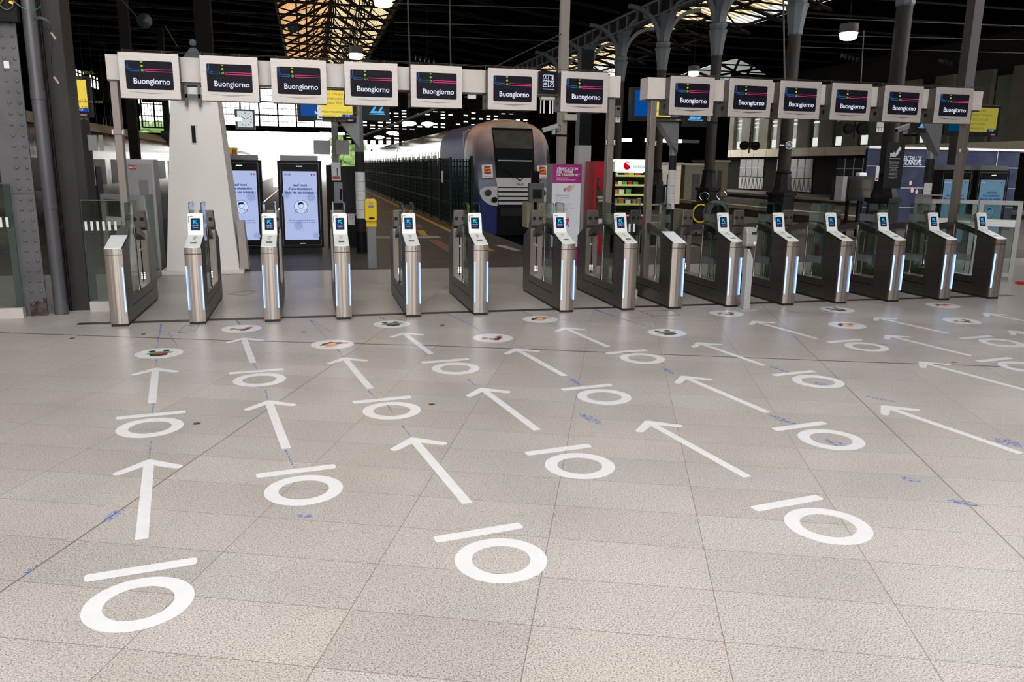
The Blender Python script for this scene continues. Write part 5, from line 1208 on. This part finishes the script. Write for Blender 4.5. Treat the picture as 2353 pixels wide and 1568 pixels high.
# far end screen: glass curtain above the opening
YE = 95.0
def endpane(n, xl, yt, xr, yb, nx, nz):
    a = at(xl, yt, YE); b_ = at(xr, yb, YE); m = MB(); x0, x1, z0, z1 = a.x, b_.x, b_.z, a.z
    for i in range(nx + 1): x = lerp(x0, x1, i / nx); w_ = .09 if i % 4 == 0 else .025; m.box(x - w_, x + w_, YE, YE + .1, z0, z1)
    for i in range(nz + 1): z = lerp(z0, z1, i / nz); w_ = .07 if i % 2 == 0 else .03; m.box(x0, x1, YE, YE + .1, z - w_, z + w_)
    return m, (x0, x1, z0, z1)
m1, e1 = endpane('', 505, 200, 765, 298, 24, 6); o = struct('window_6', m1, M['iron'])
m1, e2 = endpane('', 322, 225, 386, 294, 8, 5); struct('window_7', m1, M['iron'])
m1, e3 = endpane('', 165, 268, 252, 291, 12, 2); struct('window_8', m1, M['iron'])
# end wall pieces around the openings (dark)
def wallpix(xl, yt, xr, yb, Y=YE + .15, m=M['roof']):
    a = at(xl, yt, Y); b_ = at(xr, yb, Y); return (a.x, b_.x, Y, Y + .3, min(b_.z, a.z), max(a.z, b_.z))
ew = MB()
for q in ((386, 150, 505, 300), (505, 150, 770, 205), (-300, 100, 150, 300), (252, 200, 322, 300), (150, 232, 322, 266), (322, 190, 386, 236), (-300, 291, 386, 312), (386, 297, 1300, 306), (765, 150, 1200, 262), (765, 262, 830, 300)): ew.box(*wallpix(*q))
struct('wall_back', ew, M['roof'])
# screen wall behind the train (horizontal louvres) at the right bay
lv = MB()
for k in range(19):
    z = 3.9 + k * .27; lv.box(3.0, 20.5, 74, 74.1, z, z + .17)
    for q_ in range(25):
        if random.random() < .62: lv.box(3.28 + q_ * .7, 3.72 + q_ * .7, 74.02, 74.08, z + .16, z + .28)
for k in range(25): lv.box(3.0 + k * .7, 3.28 + k * .7, 73.9, 74.2, 3.55 if k < 9 else -1, 9.4)
lv.box(3.0, 20.5, 73.9, 74.2, 8.9, 9.6).box(9.5, 20.5, 74.2, 74.3, -1, 3.9)
struct('wall_louvre', lv, M['iron'])
gq_ = [(p.x, p.z) for p in P_]; zs_ = at(1600, 329, 62).z; fw = MB().box(16.8, 34, 62.2, 62.5, -1, zs_).box(16.8, 34, 62.2, 62.5, zs_ + .28, gq_[0][1] - .3).box(34, 60, 62.2, 62.5, 9.5, gq_[0][1] - .3).box(25.5, 26.5, 62.2, 62.5, zs_, zs_ + .28).box(28.6, 29.2, 62.2, 62.5, zs_, zs_ + .28).box(31.5, 34, 62.2, 62.5, zs_, zs_ + .28).box(16.8, 23.5, 62.2, 62.5, zs_, zs_ + .28).box(23.8, gq_[0][0], 62.2, 62.5, gq_[0][1] - .3, 12.6).box(gq_[-1][0], 60, 62.2, 62.5, gq_[0][1] - .3, 12.6)
fw.strip([(x, 13.4) for x, z in gq_], gq_, 62.2, 62.5, 'y'); struct('wall_far', fw, M['roof'])
# footbridge silhouette and pale girders of left bays
for (x0, y0_, x1, y1_, Y_, r, lb) in ((830, 355, 1000, 270, 60, .10, 'sloping cable duct right of the 22 sign'),):
    o = MB().tube(at(820, 318, Y_), at(1000, 250, Y_ * .7), .08, 8).build('cable_duct', M['wire']); tag(o, lb, 'cable duct')
# clock
c = at(565, 273, 80); t = thing('station_clock', 'square station clock hanging before the glazed end wall', 'clock', c); h_ = 1.0; MB().box(-.5, -.46, .0, .04, .85, 10.4 - c.z).box(.4, .44, .0, .04, .85, 10.4 - c.z).build('hanger', M['iron'], t)
MB().box(-.95, .80, 0, .3, -.95, .85).build('case', M['kiosk_grey'], t); MB().box(-.75, .62, -.02, 0, -.75, .68).build('face', glow('clock_face', (.6, .66, .66), 1), t)
b = MB()
for k in range(12): a = 2 * PI * k / 12; b.box(-.06 + .55 * math.cos(a) - .04, -.06 + .55 * math.cos(a) + .04, -.05, -.02, -.04 + .55 * math.sin(a) - .04, -.04 + .55 * math.sin(a) + .04)
b.build('hour_marks', mat('blue_marks', (.05, .1, .3), .5), t); b = MB(); b.tube((-.06, -.05, -.04), (-.4, -.05, .2), .03, 6); b.tube((-.06, -.05, -.04), (.3, -.05, .1), .02, 6); b.build('hands', M['ink'], t)
# greenery and pale buildings outside
def bush(name, x, y, r, h, label):
    m = MB(); 
    for k in range(70):
        a = random.uniform(0, 2 * PI); rr = random.uniform(0, r); z = random.uniform(.2, h) ; s = random.uniform(.6, 1.4)
        m.lathe([(.05 * s, -.9 * s), (.8 * s, -.5 * s), (1.0 * s, 0), (.7 * s, .6 * s), (.05 * s, .9 * s)], (x + rr * math.cos(a), y + rr * .5 * math.sin(a), z - 1), 7)
    o = m.build(name, mat(name + '_leaf', (.07, .13, .03), .8)); tag(o, label, 'tree')
bush('tree', at(350, 330, 130).x, 130, 6, 8, 'green trees outside beyond the silver train'); bush('tree', at(215, 330, 150).x, 150, 4, 8, 'small green tree outside at the far left')
bush('tree', at(800, 320, 170).x, 170, 4, 9, 'green tree outside beyond the end of the shed')
a = at(620, 350, 180); t = thing('far_building', 'pale overexposed building beyond the open shed end', 'building', (a.x, 180, -1.2)); MB().box(-22, 18, 0, 10, 0, 7).build('wall', mat('pale_wall', (.8, .78, .76), .9), t)
b = MB()
for k in range(18): b.box(-21 + k * 2.1, -20 + k * 2.1, -.05, 0, 3.2, 4.6)
b.build('windows', mat('pale_window', (.5, .52, .55), .5), t)

# silver train on the left
c = pxx(385, 352, -5.6)
t = thing('silver_train', 'silver passenger train standing on the far left track', 'train', (-7.1, 17.8, 0)); s_ = [(x * 1.0, z * .86 - .15) for x, z in sect(1.42, -.55, 2.55, 3.6, 12)]
m = MB(); r = loft(m, [[(x, 0, z) for x, z in s_], [(x, 74, z) for x, z in s_]]); m.bm.faces.new(r[0][::-1]); m.bm.faces.new(r[1]); m.build('body', M['silver'], t, smooth=True)
m = MB().prism([(x * .97, z + .05) for x, z in s_ if z > 2.35], 0, 74, 'y').build('roof', M['train_roof'], t, smooth=True)
b = MB()
for k in range(29): b.box(1.40, 1.425, 1 + k * 2.5, 2.8 + k * 2.5, 1.15, 1.85)
b.box(1.0, 1.38, 20, 20.3, 0, 3.1); b.build('windows', M['black'], t)

# ------------------------------------------------------------------ right side: facade, hoarding, doors
t = thing('station_building', 'beige two-storey station building with tall narrow windows beyond the right tracks', 'building', (38, 0, 0))
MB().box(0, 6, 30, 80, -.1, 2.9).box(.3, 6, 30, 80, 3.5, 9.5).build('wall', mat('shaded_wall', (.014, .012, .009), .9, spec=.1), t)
m = MB(); y = 30
while y < 71: m.box(-.55, .3, y, y + 1.95, 2.9, 3.52); y += 2.0
m.build('balcony_band', M['facade'], t)
b = MB(); wd = MB(); wd2 = MB(); y = 31
while y < 70:
    b.box(.0, .3, y, y + 1.5, 3.5, 7.6); w_ = MB(); y += 2.9
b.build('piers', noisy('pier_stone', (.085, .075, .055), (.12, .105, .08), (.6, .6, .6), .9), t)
WG = mat('tall_window', (.10, .12, .10), .15); y = 32.6; LW = glow('window_daylight', (.75, .8, .7), 1.0)
while y < 70:
    s = MB().box(.27, .30, y, y + 1.2, 3.55, 7.2).build('tall_window', WG, t)
    if y > 44: 
        q = MB()
        for k in range(5): q.box(.25, .27, y + .2, y + 1.0, 5.4 + k * .33, 5.52 + k * .33)
        q.box(.25, .27, y + .2, y + .95, 3.65, 4.3); q.build('daylight_slit', LW, s)
    y += 2.9
for y, w_ in ((44, 4), (50, 3), (56, 5), (63, 4)):
    s = MB().box(-.05, 0, y, y + w_, 1.2, 2.7).build('lower_window', mat('shop_window', (.03, .04, .05), .2), t)
    q = MB()
    for k in range(int(w_ / 1.0)): q.box(-.08, -.05, y + k * 1.0, y + k * 1.0 + .07, 1.2, 2.7)
    q.box(-.08, -.05, y, y + w_, 1.95, 2.02); q.build('window_bars', M['facade'], s)
    MB().box(-.06, 0, y, y + w_, .15, 1.15).build('printed_panel', mat('panel_beige', (.42, .38, .32), .6), t)
    z = MB(); k = 0
    while k < w_ - .5: z.prism([(y + k, .2), (y + k + .12, .2), (y + k + .42, 1.1), (y + k + .30, 1.1)], -.075, -.061, 'x'); z.prism([(y + k + .32, 1.1), (y + k + .42, 1.1), (y + k + .55, .2), (y + k + .45, .2)], -.075, -.061, 'x'); k += .62
    z.build('zigzag_print', M['navy_ink'] if False else mat('zigzag_navy', (.012, .02, .05), .6), t)
# blue hoarding
Y = 21.5; a = at(1995, 341, Y); b_ = at(2345, 347, Y); HB = noisy('hoarding_blue', (.009, .012, .034), (.02, .026, .052), (2, 2, 2), .6, spec=.1)
t = thing('blue_hoarding', 'large dark blue exhibition hoarding with pale lettering on the right', 'hoarding', (0, Y, 0)); zt_ = a.z
MB().box(a.x, b_.x, 0, .1, 0, zt_).build('panel', HB, t); MB().box(a.x, b_.x + .1, -.05, .15, zt_, zt_ + .07).build('top_rail', M['light_grey'], t)
b = MB(); 
for z in (.7, 1.3, 1.95): b.box(a.x, b_.x, -.012, 0, z, z + .025)
for xx in (2125, 2286, 2210): x = at(xx, 400, Y).x; b.box(x - .015, x + .015, -.012, 0, 0, zt_)
b.build('panel_joints', M['grey_metal'], t)
HT = mat('hoarding_text', (.45, .5, .6), .6); c = at(2120, 372, Y - .05); lettering('lettering', 'BERCEAU DE', .20, HT, t, (c.x - .02, -.015, at(2090, 365, Y).z), align='RIGHT', sx=.62); lettering('lettering', "L'IMPRESSIONNISME.", .23, HT, t, (at(2118, 373, Y).x, -.015, at(2090, 374, Y).z), align='RIGHT', sx=.55)
b = MB()
for xx, yy2, r in ((2092, 421, .05), (2096, 437, .06), (2106, 441, .05)): c = at(xx, yy2, Y); b.prism(ell(c.x, c.z, r, r * 1.4, 12), -.006, 0, 'y')
b.build('pale_blooms', mat('bloom', (.35, .24, .22), .6), t)
# black notice panel on the near column
Y = 17.9; a = at(2038, 327, Y); b_ = at(2080, 327, Y); z0 = at(2060, 433, Y).z; t = thing('notice_panel', 'tall black notice panel with a white hand and ticket pictogram on the near column', 'sign', (0, Y, 0))
MB().box(a.x, b_.x, -.02, .02, z0, a.z).build('plate', M['black'], t); cx = (a.x + b_.x) / 2; w2 = (b_.x - a.x) / 2; zz = a.z
WHT = mat('white_print', (.6, .6, .6), .6)
b = MB(); b.prism([(cx - .02, zz - .30), (cx + .05, zz - .34), (cx + .16, zz - .14), (cx + .10, zz - .10)], -.026, -.02, 'y'); b.prism([(cx - .15, zz - .36), (cx - .15, zz - .26), (cx - .10, zz - .26), (cx - .10, zz - .36)], -.026, -.02, 'y'); b.prism([(cx - .09, zz - .35), (cx - .09, zz - .27), (cx - .03, zz - .23), (cx + .0, zz - .27), (cx + .03, zz - .36)], -.026, -.02, 'y'); b.box(cx - .16, cx + .16, -.026, -.02, zz - .41, zz - .395); b.build('hand_ticket_icon', WHT, t)
lettering('notice_text', 'Quais réservés aux voya-\ngeurs munis d’un titre\nde transport valide,\npouvant être contrôlé\nà tout moment.', .032, WHT, t, (cx, -.022, zz - .57), sx=.9, space=1.4)
lettering('notice_text', 'Platform access restricted to\nholders of valid tickets which\ncan be controlled at all time.', .024, WHT, t, (cx, -.022, zz - .73), sx=.9, space=1.4); lettering('notice_text', 'Andenes reservados a los pa-\nsajeros con billetes validos que\npueden ser controlados a todo\nmomento.', .024, WHT, t, (cx, -.022, zz - .85), sx=.85, space=1.4)
# round sign on second column
c = at(1812, 334, 23.0); t = thing('round_sign', 'small round dark blue sign on a bracket fixed to an iron column', 'sign', c); MB().lathe([(.13, 0), (.13, .03), (.0, .03)], (0, 0, 0), 28, 'y').build('disc', mat('sign_navy', (.015, .022, .04), .4), t)
MB().strip(ell(0, 0, .125, .125, 28), ell(0, 0, .11, .11, 28), -.034, -.03, 'y', closed=True).box(-.05, .05, -.034, -.03, -.01, .0).box(-.03, .02, -.034, -.03, .02, .05).build('sign_print', M['light_grey'], t); MB().tube((-.30, .02, 0), (-.1, .02, 0), .008, 6).build('bracket', M['chrome'], t)
# T signs
for (x, y, Y_, n, lb) in ((1420, 275, 15.0, 'T', 'small white T plate beside the post right of the seventh monitor'), (2022, 299, 18.0, 'TT', 'pair of small white T plates beside the near iron column')):
    c = at(x, y, Y_); t = thing('letter_plate', lb, 'sign', c); w_ = .05 * len(n); MB().box(-w_, w_, 0, .01, -.05, .05).build('plate', M['paper'], t); lettering('letter', ' '.join(n), .085, M['navy_ink'] if False else mat('t_blue', (.02, .08, .25), .5), t, (0, -.003, 0), bold=.003)
    MB().box(-w_, w_, 0, .03, .06, .26).build('speaker_panel', M['light_grey'] if len(n) > 1 else M['kiosk_grey'], t)
    if len(n) == 1: MB().prism(ell(0, .20, .03, .03, 16), -.003, 0, 'y').build('speaker_hole', M['black'], t)
# glass swing doors low at the right
t = thing('glass_doors', 'low grey-framed double glass doors at the right end behind the last gates', 'glass doors', (0, 0, 0))
A0 = at(2141, 461, 12.0); A1 = at(2249, 462, 11.6); A2 = at(2352, 462, 11.2)
FR = mat('door_frame_grey', (.33, .33, .33), .45, .2)
def door(pA, pB, nm, glassm):
    d = Vector((pB.x - pA.x, pB.y - pA.y, 0)); L_ = d.length; d.normalize(); m4 = Matrix(((d.x, -d.y, 0, pA.x), (d.y, d.x, 0, pA.y), (0, 0, 1, 0), (0, 0, 0, 1))); h = 1.34
    f = MB(); f.box(0, .07, -.03, .03, .0, h, m4).box(L_ - .07, L_, -.03, .03, .0, h, m4).box(.07, L_ - .07, -.03, .03, h - .07, h, m4).box(.07, L_ - .07, -.03, .03, .05, .12, m4); fo = f.build('door_frame', FR, t)
    MB().box(.07, L_ - .07, -.005, .005, .12, h - .07, m4).build('pane', glassm, fo); MB().box(.07, L_ - .07, -.012, -.006, .90, 1.02, m4).build('white_band', M['sticker'], fo)
gm = glass('door_glass', (.75, .8, .78)); door(Vector((A0.x, 12.0, 0)), Vector((A1.x - .02, 11.6, 0)), 'a', gm); door(Vector((A1.x + .02, 11.6, 0)), Vector((A2.x, 11.2, 0)), 'b', gm)
MB().box(A0.x - .22, A0.x - .05, 11.95, 12.15, 0, 1.40).build('end_pier', FR, t); MB().box(A0.x - .24, A0.x + .12, 11.9, 12.1, 1.40, 1.42).build('pier_cap', FR, t)
t = thing('glass_doors', 'grey-framed glass door standing behind the first gate and striped panel', 'glass doors', (0, 0, 0))
pA = at(236, 470, 12.8); pB = at(326, 470, 12.2); door(Vector((pA.x, 12.8, 0)), Vector((pB.x, 12.2, 0)), 'c', gm)
# red and white tape on the floor at right edge
b = MB()
for k in range(5): c = flr(2338 + k * 5, 652 + (k % 2) * 2); b.box(c.x - .03, c.x + .05, c.y - .05, c.y + .02, 0, .03 + .02 * (k % 2))
tag(b.build('barrier_tape', mat('tape_red', (.5, .03, .03), .4)), 'crumpled red barrier tape on the floor at the right edge', 'tape')
# equipment cabinet on legs right of round-sign column
Y = 19.5; a = at(1938, 405, Y); b_ = at(2005, 462, Y); t = thing('display_case', 'dark glass-fronted equipment case on legs beyond the right gates', 'cabinet', (0, Y, 0))
MB().box(a.x, b_.x, 0, .5, b_.z, a.z).build('casing', M['dark'], t); MB().box(a.x - .01, a.x + .12, -.02, .3, b_.z, a.z).build('steel_side', M['light_grey'], t); MB().box(a.x + .3, a.x + .35, .1, .2, 0, b_.z).box(b_.x - .35, b_.x - .3, .1, .2, 0, b_.z).build('leg', M['black'], t)
b = MB()
for i in range(2):
    for j in range(2): x = lerp(a.x + .2, b_.x - .1, i / 2); z = lerp(b_.z + .06, a.z - .06, j / 2); b.box(x, x + (b_.x - a.x) * .35, -.012, 0, z, z + (a.z - b_.z) * .36)
b.build('glass_windows', mat('case_glass', (.04, .035, .03), .15), t)
c = at(1990, 402, Y); o = MB().box(-.12, .12, -.08, .08, 0, .10).build('folded_cloth', M['paper'], bevel=.02); o.location = (c.x, Y + .2, a.z); tag(o, 'crumpled black and white cloth lying on the equipment case', 'cloth')
# paper strip notice by the near column
c = at(2016, 400, 17.5); t = thing('paper_notice', 'narrow white notice with a red foot left of the black notice panel', 'notice', (c.x, 17.5, c.z)); MB().box(-.045, .045, 0, .01, -.17, .19).build('sheet', M['paper'], t); MB().box(-.03, .03, -.002, 0, -.15, -.09).build('red_square', REDP, t)
# hose reels
for (x, y, r, m_, lb, Y_) in ((1645, 490, .30, M['grey_metal'], 'grey hose reel standing right of the pedestal behind gate 9', 19.0), (1606, 490, .30, M['yellow'], 'reel of yellow hose left of the pedestal behind gate 9', 19.2)):
    Y_ = Y_ if m_ != M['yellow'] else 20.2; c = at(x, y, Y_); t = thing('hose_reel', lb, 'hose reel', (c.x, Y_, 0)); zc = c.z
    MB().strip(ell(0, zc, .32, .32, 36), ell(0, zc, .26, .26, 36), -.1, .1, 'y', closed=True).build('hose_coil', M['kiosk_grey'] if m_ != M['yellow'] else M['black'], t)
    MB().strip(ell(0, zc, .26, .26, 30), ell(0, zc, .22, .22, 30), -.12, .12, 'y', closed=True).build('inner_hose', m_, t); MB().lathe([(.22, 0), (.22, .04), (.05, .06)], (0, 0, zc), 24, 'y').build('hub', M['dark'], t)
    MB().box(-.25, -.2, -.05, .05, 0, zc - .3).box(.2, .25, -.05, .05, 0, zc - .3).box(-.3, .3, -.1, .1, 0, .05).box(-.03, .03, .1, .14, 0, zc).build('stand', M['dark'], t)
    MB().path([(.14 * math.cos(a) + .1, -.05, zc + .45 + .11 * math.sin(a)) for a in [i * PI / 6 - .9 for i in range(11)]], .012).build('handle', M['chrome'], t)
# wooden sheds with tiled wall behind the 23 post
for (x0, y0_, x1, y1_, Y_, nm, lb, mm_) in ((1520, 378, 1563, 430, 40, 'tiled_hut', 'pale tiled hut behind the 23 post', M['facade']), (1575, 380, 1630, 432, 45, 'platform_hut', 'beige platform hut behind the third iron column', mat('hut', (.13, .115, .085), .8)), (1640, 372, 1670, 435, 50, 'platform_hut', 'beige platform hut left of the station building', mat('hut2', (.15, .13, .085), .8))):
    a = at(x0, y0_, Y_); b_ = at(x1, y1_, Y_); t = thing(nm, lb, 'hut', (0, Y_, 0)); MB().box(a.x, b_.x, 0, 3, -.05, a.z).build('wall', mm_, t); MB().box(a.x - .1, b_.x + .1, -.1, 3.1, a.z, a.z + .12).build('roof', M['kiosk_grey'], t); MB().box(lerp(a.x, b_.x, .3), lerp(a.x, b_.x, .6), -.02, 0, 0, a.z * .75).build('door', M['darkcol'], t)
# surveillance cameras
def cctv(x, y, Y_, ang, label, s=1.0, zup=3.2):
    c = at(x, y, Y_); t = thing('surveillance_camera', label, 'camera', c, ang); t.scale = (s, s, s)
    m4 = Matrix.Rotation(math.radians(-18), 4, 'Y'); MB().box(-.32, .02, -.05, .05, -.04, .05, m4).build('housing', M['light_grey'], t, bevel=.012); MB().box(-.325, -.318, -.035, .035, -.028, .038, m4).build('lens', M['black'], t)
    MB().path([(.02, 0, .03), (.08, 0, .0), (.07, 0, -.08), (-.02, 0, -.12)], .008).build('cable_loop', M['wire'], t); MB().box(-.10, -.04, -.03, .03, -.16, -.03).build('mount', M['light_grey'], t); MB().box(-.10, .25, -.02, .02, -.2, -.16).build('arm', M['iron'], t)
cctv(1280, 290, 15.8, 0, 'white surveillance camera right of the train roof', 1.0); cctv(1633, 262, 15.0, .5, 'white surveillance camera between the first two right monitors', .9); cctv(2088, 290, 14.5, .1, 'white surveillance camera left of the 24 sign', 1.0)
# white box on stanchion
c = at(1310, 270, 16.4); o = MB().box(-.13, .13, -.05, .116, -.06, .06).build('speaker_box', mat('cream', (.45, .42, .35), .5)); o.location = c; tag(o, 'cream box fixed on the slim stanchion below the beam', 'box')

# ------------------------------------------------------------------ hanging lamps
LG = glow('lamp_glow', (1.0, .93, .88), 6.0)
def lamp(x, y, Y_, r, label, zc=9.0, on=True):
    c = at(x, y, Y_); t = thing('hanging_lamp', label, 'lamp', c, 0, 'round hanging lamps')
    MB().lathe([(r * .95, 0), (r, .02), (r, r * .95), (r * .3, r * 1.05)], n=28).build('housing', mat('lamp_brown', (.05, .038, .03), .6), t, smooth=True)
    MB().lathe([(r * .5, -r * .75), (r * .85, -r * .62), (r * 1.0, 0), (r * .5, 0.01)], n=28).build('diffuser', LG, t, smooth=True)
    MB().tube((0, 0, r), (0, 0, max(.5, zc - c.z)), .012, 6).build('suspension_rod', M['iron'], t)
lamp(1950, 76, 20, .24, 'round lit lamp hanging in the dark at the upper right'); lamp(818, 124, 24, .20, 'round lit lamp hanging below the left glazed ridge'); lamp(1594, 165, 30, .22, 'round lit lamp before the bright far right gable'); lamp(880, -1, 24, .27, 'round lit lamp at the top edge under the glazed ridge')
# two long tube lights and small platform lights, far down
for k, (x0, x1, y, Y_) in enumerate(((196, 230, 300, 60), (240, 262, 301, 60), (735, 759, 306, 72), (769, 793, 307, 72))):
    a = at(x0, y, Y_); b_ = at(x1, y, Y_); c = (a + b_) / 2; w2 = (b_.x - a.x) / 2
    t = thing('tube_light', ['long fluorescent light far down the left bay, nearer the dark column', 'long fluorescent light beside the left beam post', 'long fluorescent light below the information screen', 'long fluorescent light left of the 22 post'][k], 'light', c, 0, 'fluorescent lights under the end beam')
    MB().box(-w2, w2, 0, .2, -.1, .1).build('tube', glow('tube_%d' % k, (1, 1, .85), 2), t); MB().box(-w2 * .6, -w2 * .6 + .03, -.02, .02, .1, 10.4 - c.z).box(w2 * .6, w2 * .6 + .03, -.02, .02, .1, 10.4 - c.z).build('hanger', M['iron'], t)
for k, (x, y, Y_) in enumerate(((940, 283, 44), (902, 305, 52), (871, 315, 60), (983, 284, 48), (834, 326, 76), (614, 304, 68), (540, 273, 52))):
    c = at(x, y, Y_); t = thing('platform_light', ['oval platform light nearest above the train roof', 'oval platform light second in line over the train', 'oval platform light third in line over the train', 'oval platform light close to the train roof grille', 'farthest oval platform light left of the train', 'oval light above the totem screens', 'oval light hanging in front of the station clock'][k], 'light', c, 0, 'oval platform lights')
    MB().lathe([(.12, .10), (.36, .05), (.40, -.05), (.2, -.14)], n=16).build('lamp_head', glow('plat_%d' % k, (.95, 1, .85), 2), t); MB().box(-.012, .012, -.012, .012, .08, 10.4 - c.z).build('hanger', M['iron'], t)

# overhead wires, insulators and rods in the dark roof
def wire(x0, y0_, x1, y1_, Y0_, Y1_, r, label): tag(MB().tube(at(x0, y0_, Y0_), at(x1, y1_, Y1_), r, 6).build('overhead_wire', M['wire']), label, 'wire', 'overhead wires and rods')
wire(937, -10, 942, 160, 22, 22, .022, 'pale vertical hanging rod above the fifth monitor'); wire(1033, -10, 1036, 160, 24, 24, .022, 'pale vertical hanging rod right of the fifth monitor')
wire(1135, 155, 1290, 78, 20, 16, .012, 'thin stay wire slanting up to the galvanised stanchion'); wire(380, 60, 410, 110, 22, 20, .01, 'thin wire slanting down from the left insulator')
wire(276, -5, 320, 45, 22, 22, .01, 'thin wire slanting up from the left insulator'); wire(1800, 0, 1803, 185, 23, 23, .025, 'vertical cable running down beside the iron column')
for k, (y0_, y1_) in enumerate(((40, 60), (80, 92), (108, 122))): wire(1840, y0_, 2353, y1_, 26 + k * 3, 24 + k * 3, .015, ['highest', 'middle', 'lowest'][k] + ' horizontal tie rod in the dark roof at right')
for k, (y0_, y1_) in enumerate(((8, 20), (52, 62), (80, 95))): wire(905, y0_, 1290, y1_ , 30 + k * 4, 28 + k * 4, .018, ['highest', 'middle', 'lowest'][k] + ' tie rod in the dark roof at centre')
wire(1985, 70, 1978, 190, 22, 22, .018, 'vertical hanging rod right of the upper right lamp')
def insul(x, y, Y_, ax, n, r, label):
    c = at(x, y, Y_); m = MB()
    for k in range(n): m.lathe([(.02, -.02), (r, 0), (.02, .03)], c + Vector((k * .12, 0, -.02 * k)), 14, ax)
    tag(m.build('insulator', mat('insul_' + str(int(x)), (.008, .016, .014), .3, spec=.2)), label, 'insulator', 'glass insulators')
insul(332, 48, 20, 'y', 1, .16, 'round glass insulator in the dark at upper left'); insul(673, 63, 24, 'y', 1, .15, 'green glass insulator in front of the glazed ridge')
insul(955, 132, 22, 'x', 5, .07, 'string of small insulators above the fifth monitor'); insul(2160, 140, 18, 'x', 4, .07, 'string of insulators in the dark above the right monitors'); insul(1935, 128, 20, 'x', 5, .07, 'string of insulators below the upper right lamp')

# spotlights on the station building
for (x, y, Y_, lb) in ((1722, 335, 50, 'pair of dark floodlights on the balcony, left'), (1964, 296, 40, 'pair of dark floodlights before the tall windows, right')):
    c = at(x, y, Y_); t = thing('floodlights', lb, 'floodlight', c)
    for s in (-1, 1): MB().lathe([(.12, -.1), (.30, -.05), (.30, .15), (.1, .2)], (s * .42, 0, 0), 14, 'y').build('lamp_head', M['iron'], t)
    MB().box(-.45, .45, -.03, .03, .15, .22).box(-.03, .03, -.03, .03, -.5, .9).build('bracket', M['iron'], t)

# ------------------------------------------------------------------ concourse around the camera (behind and beside, out of frame)
BK = mat('concourse_wall', (.22, .19, .165), .7)
struct('wall_rear_mask', MB().box(-30, 45, -7.3, -7, 0, 3.2).box(-14, -8.5, -7.3, -7, 3.2, 12.5).box(7, 17, -7.3, -7, 3.2, 12.5), BK); struct('wall_west', MB().box(-14.3, -14, -7, 20, 0, 12.5), BK); struct('wall_east', MB().box(17, 17.3, -7, 14, 0, 12.5), BK)  # unseen rear wall, added and shaped to block low and side daylight
# concourse roof, rooflight added to light the near floor, above an open glazed front
struct('ceiling', MB().box(-14, -4.2, -7, 20, 12.5, 12.7).box(3.2, 17, -7, 20, 12.5, 12.7).box(-4.2, 3.2, 5.5, 20, 12.5, 12.7), BK)

for o in bpy.data.objects:
    if '_side' in o.keys(): del o['_side']
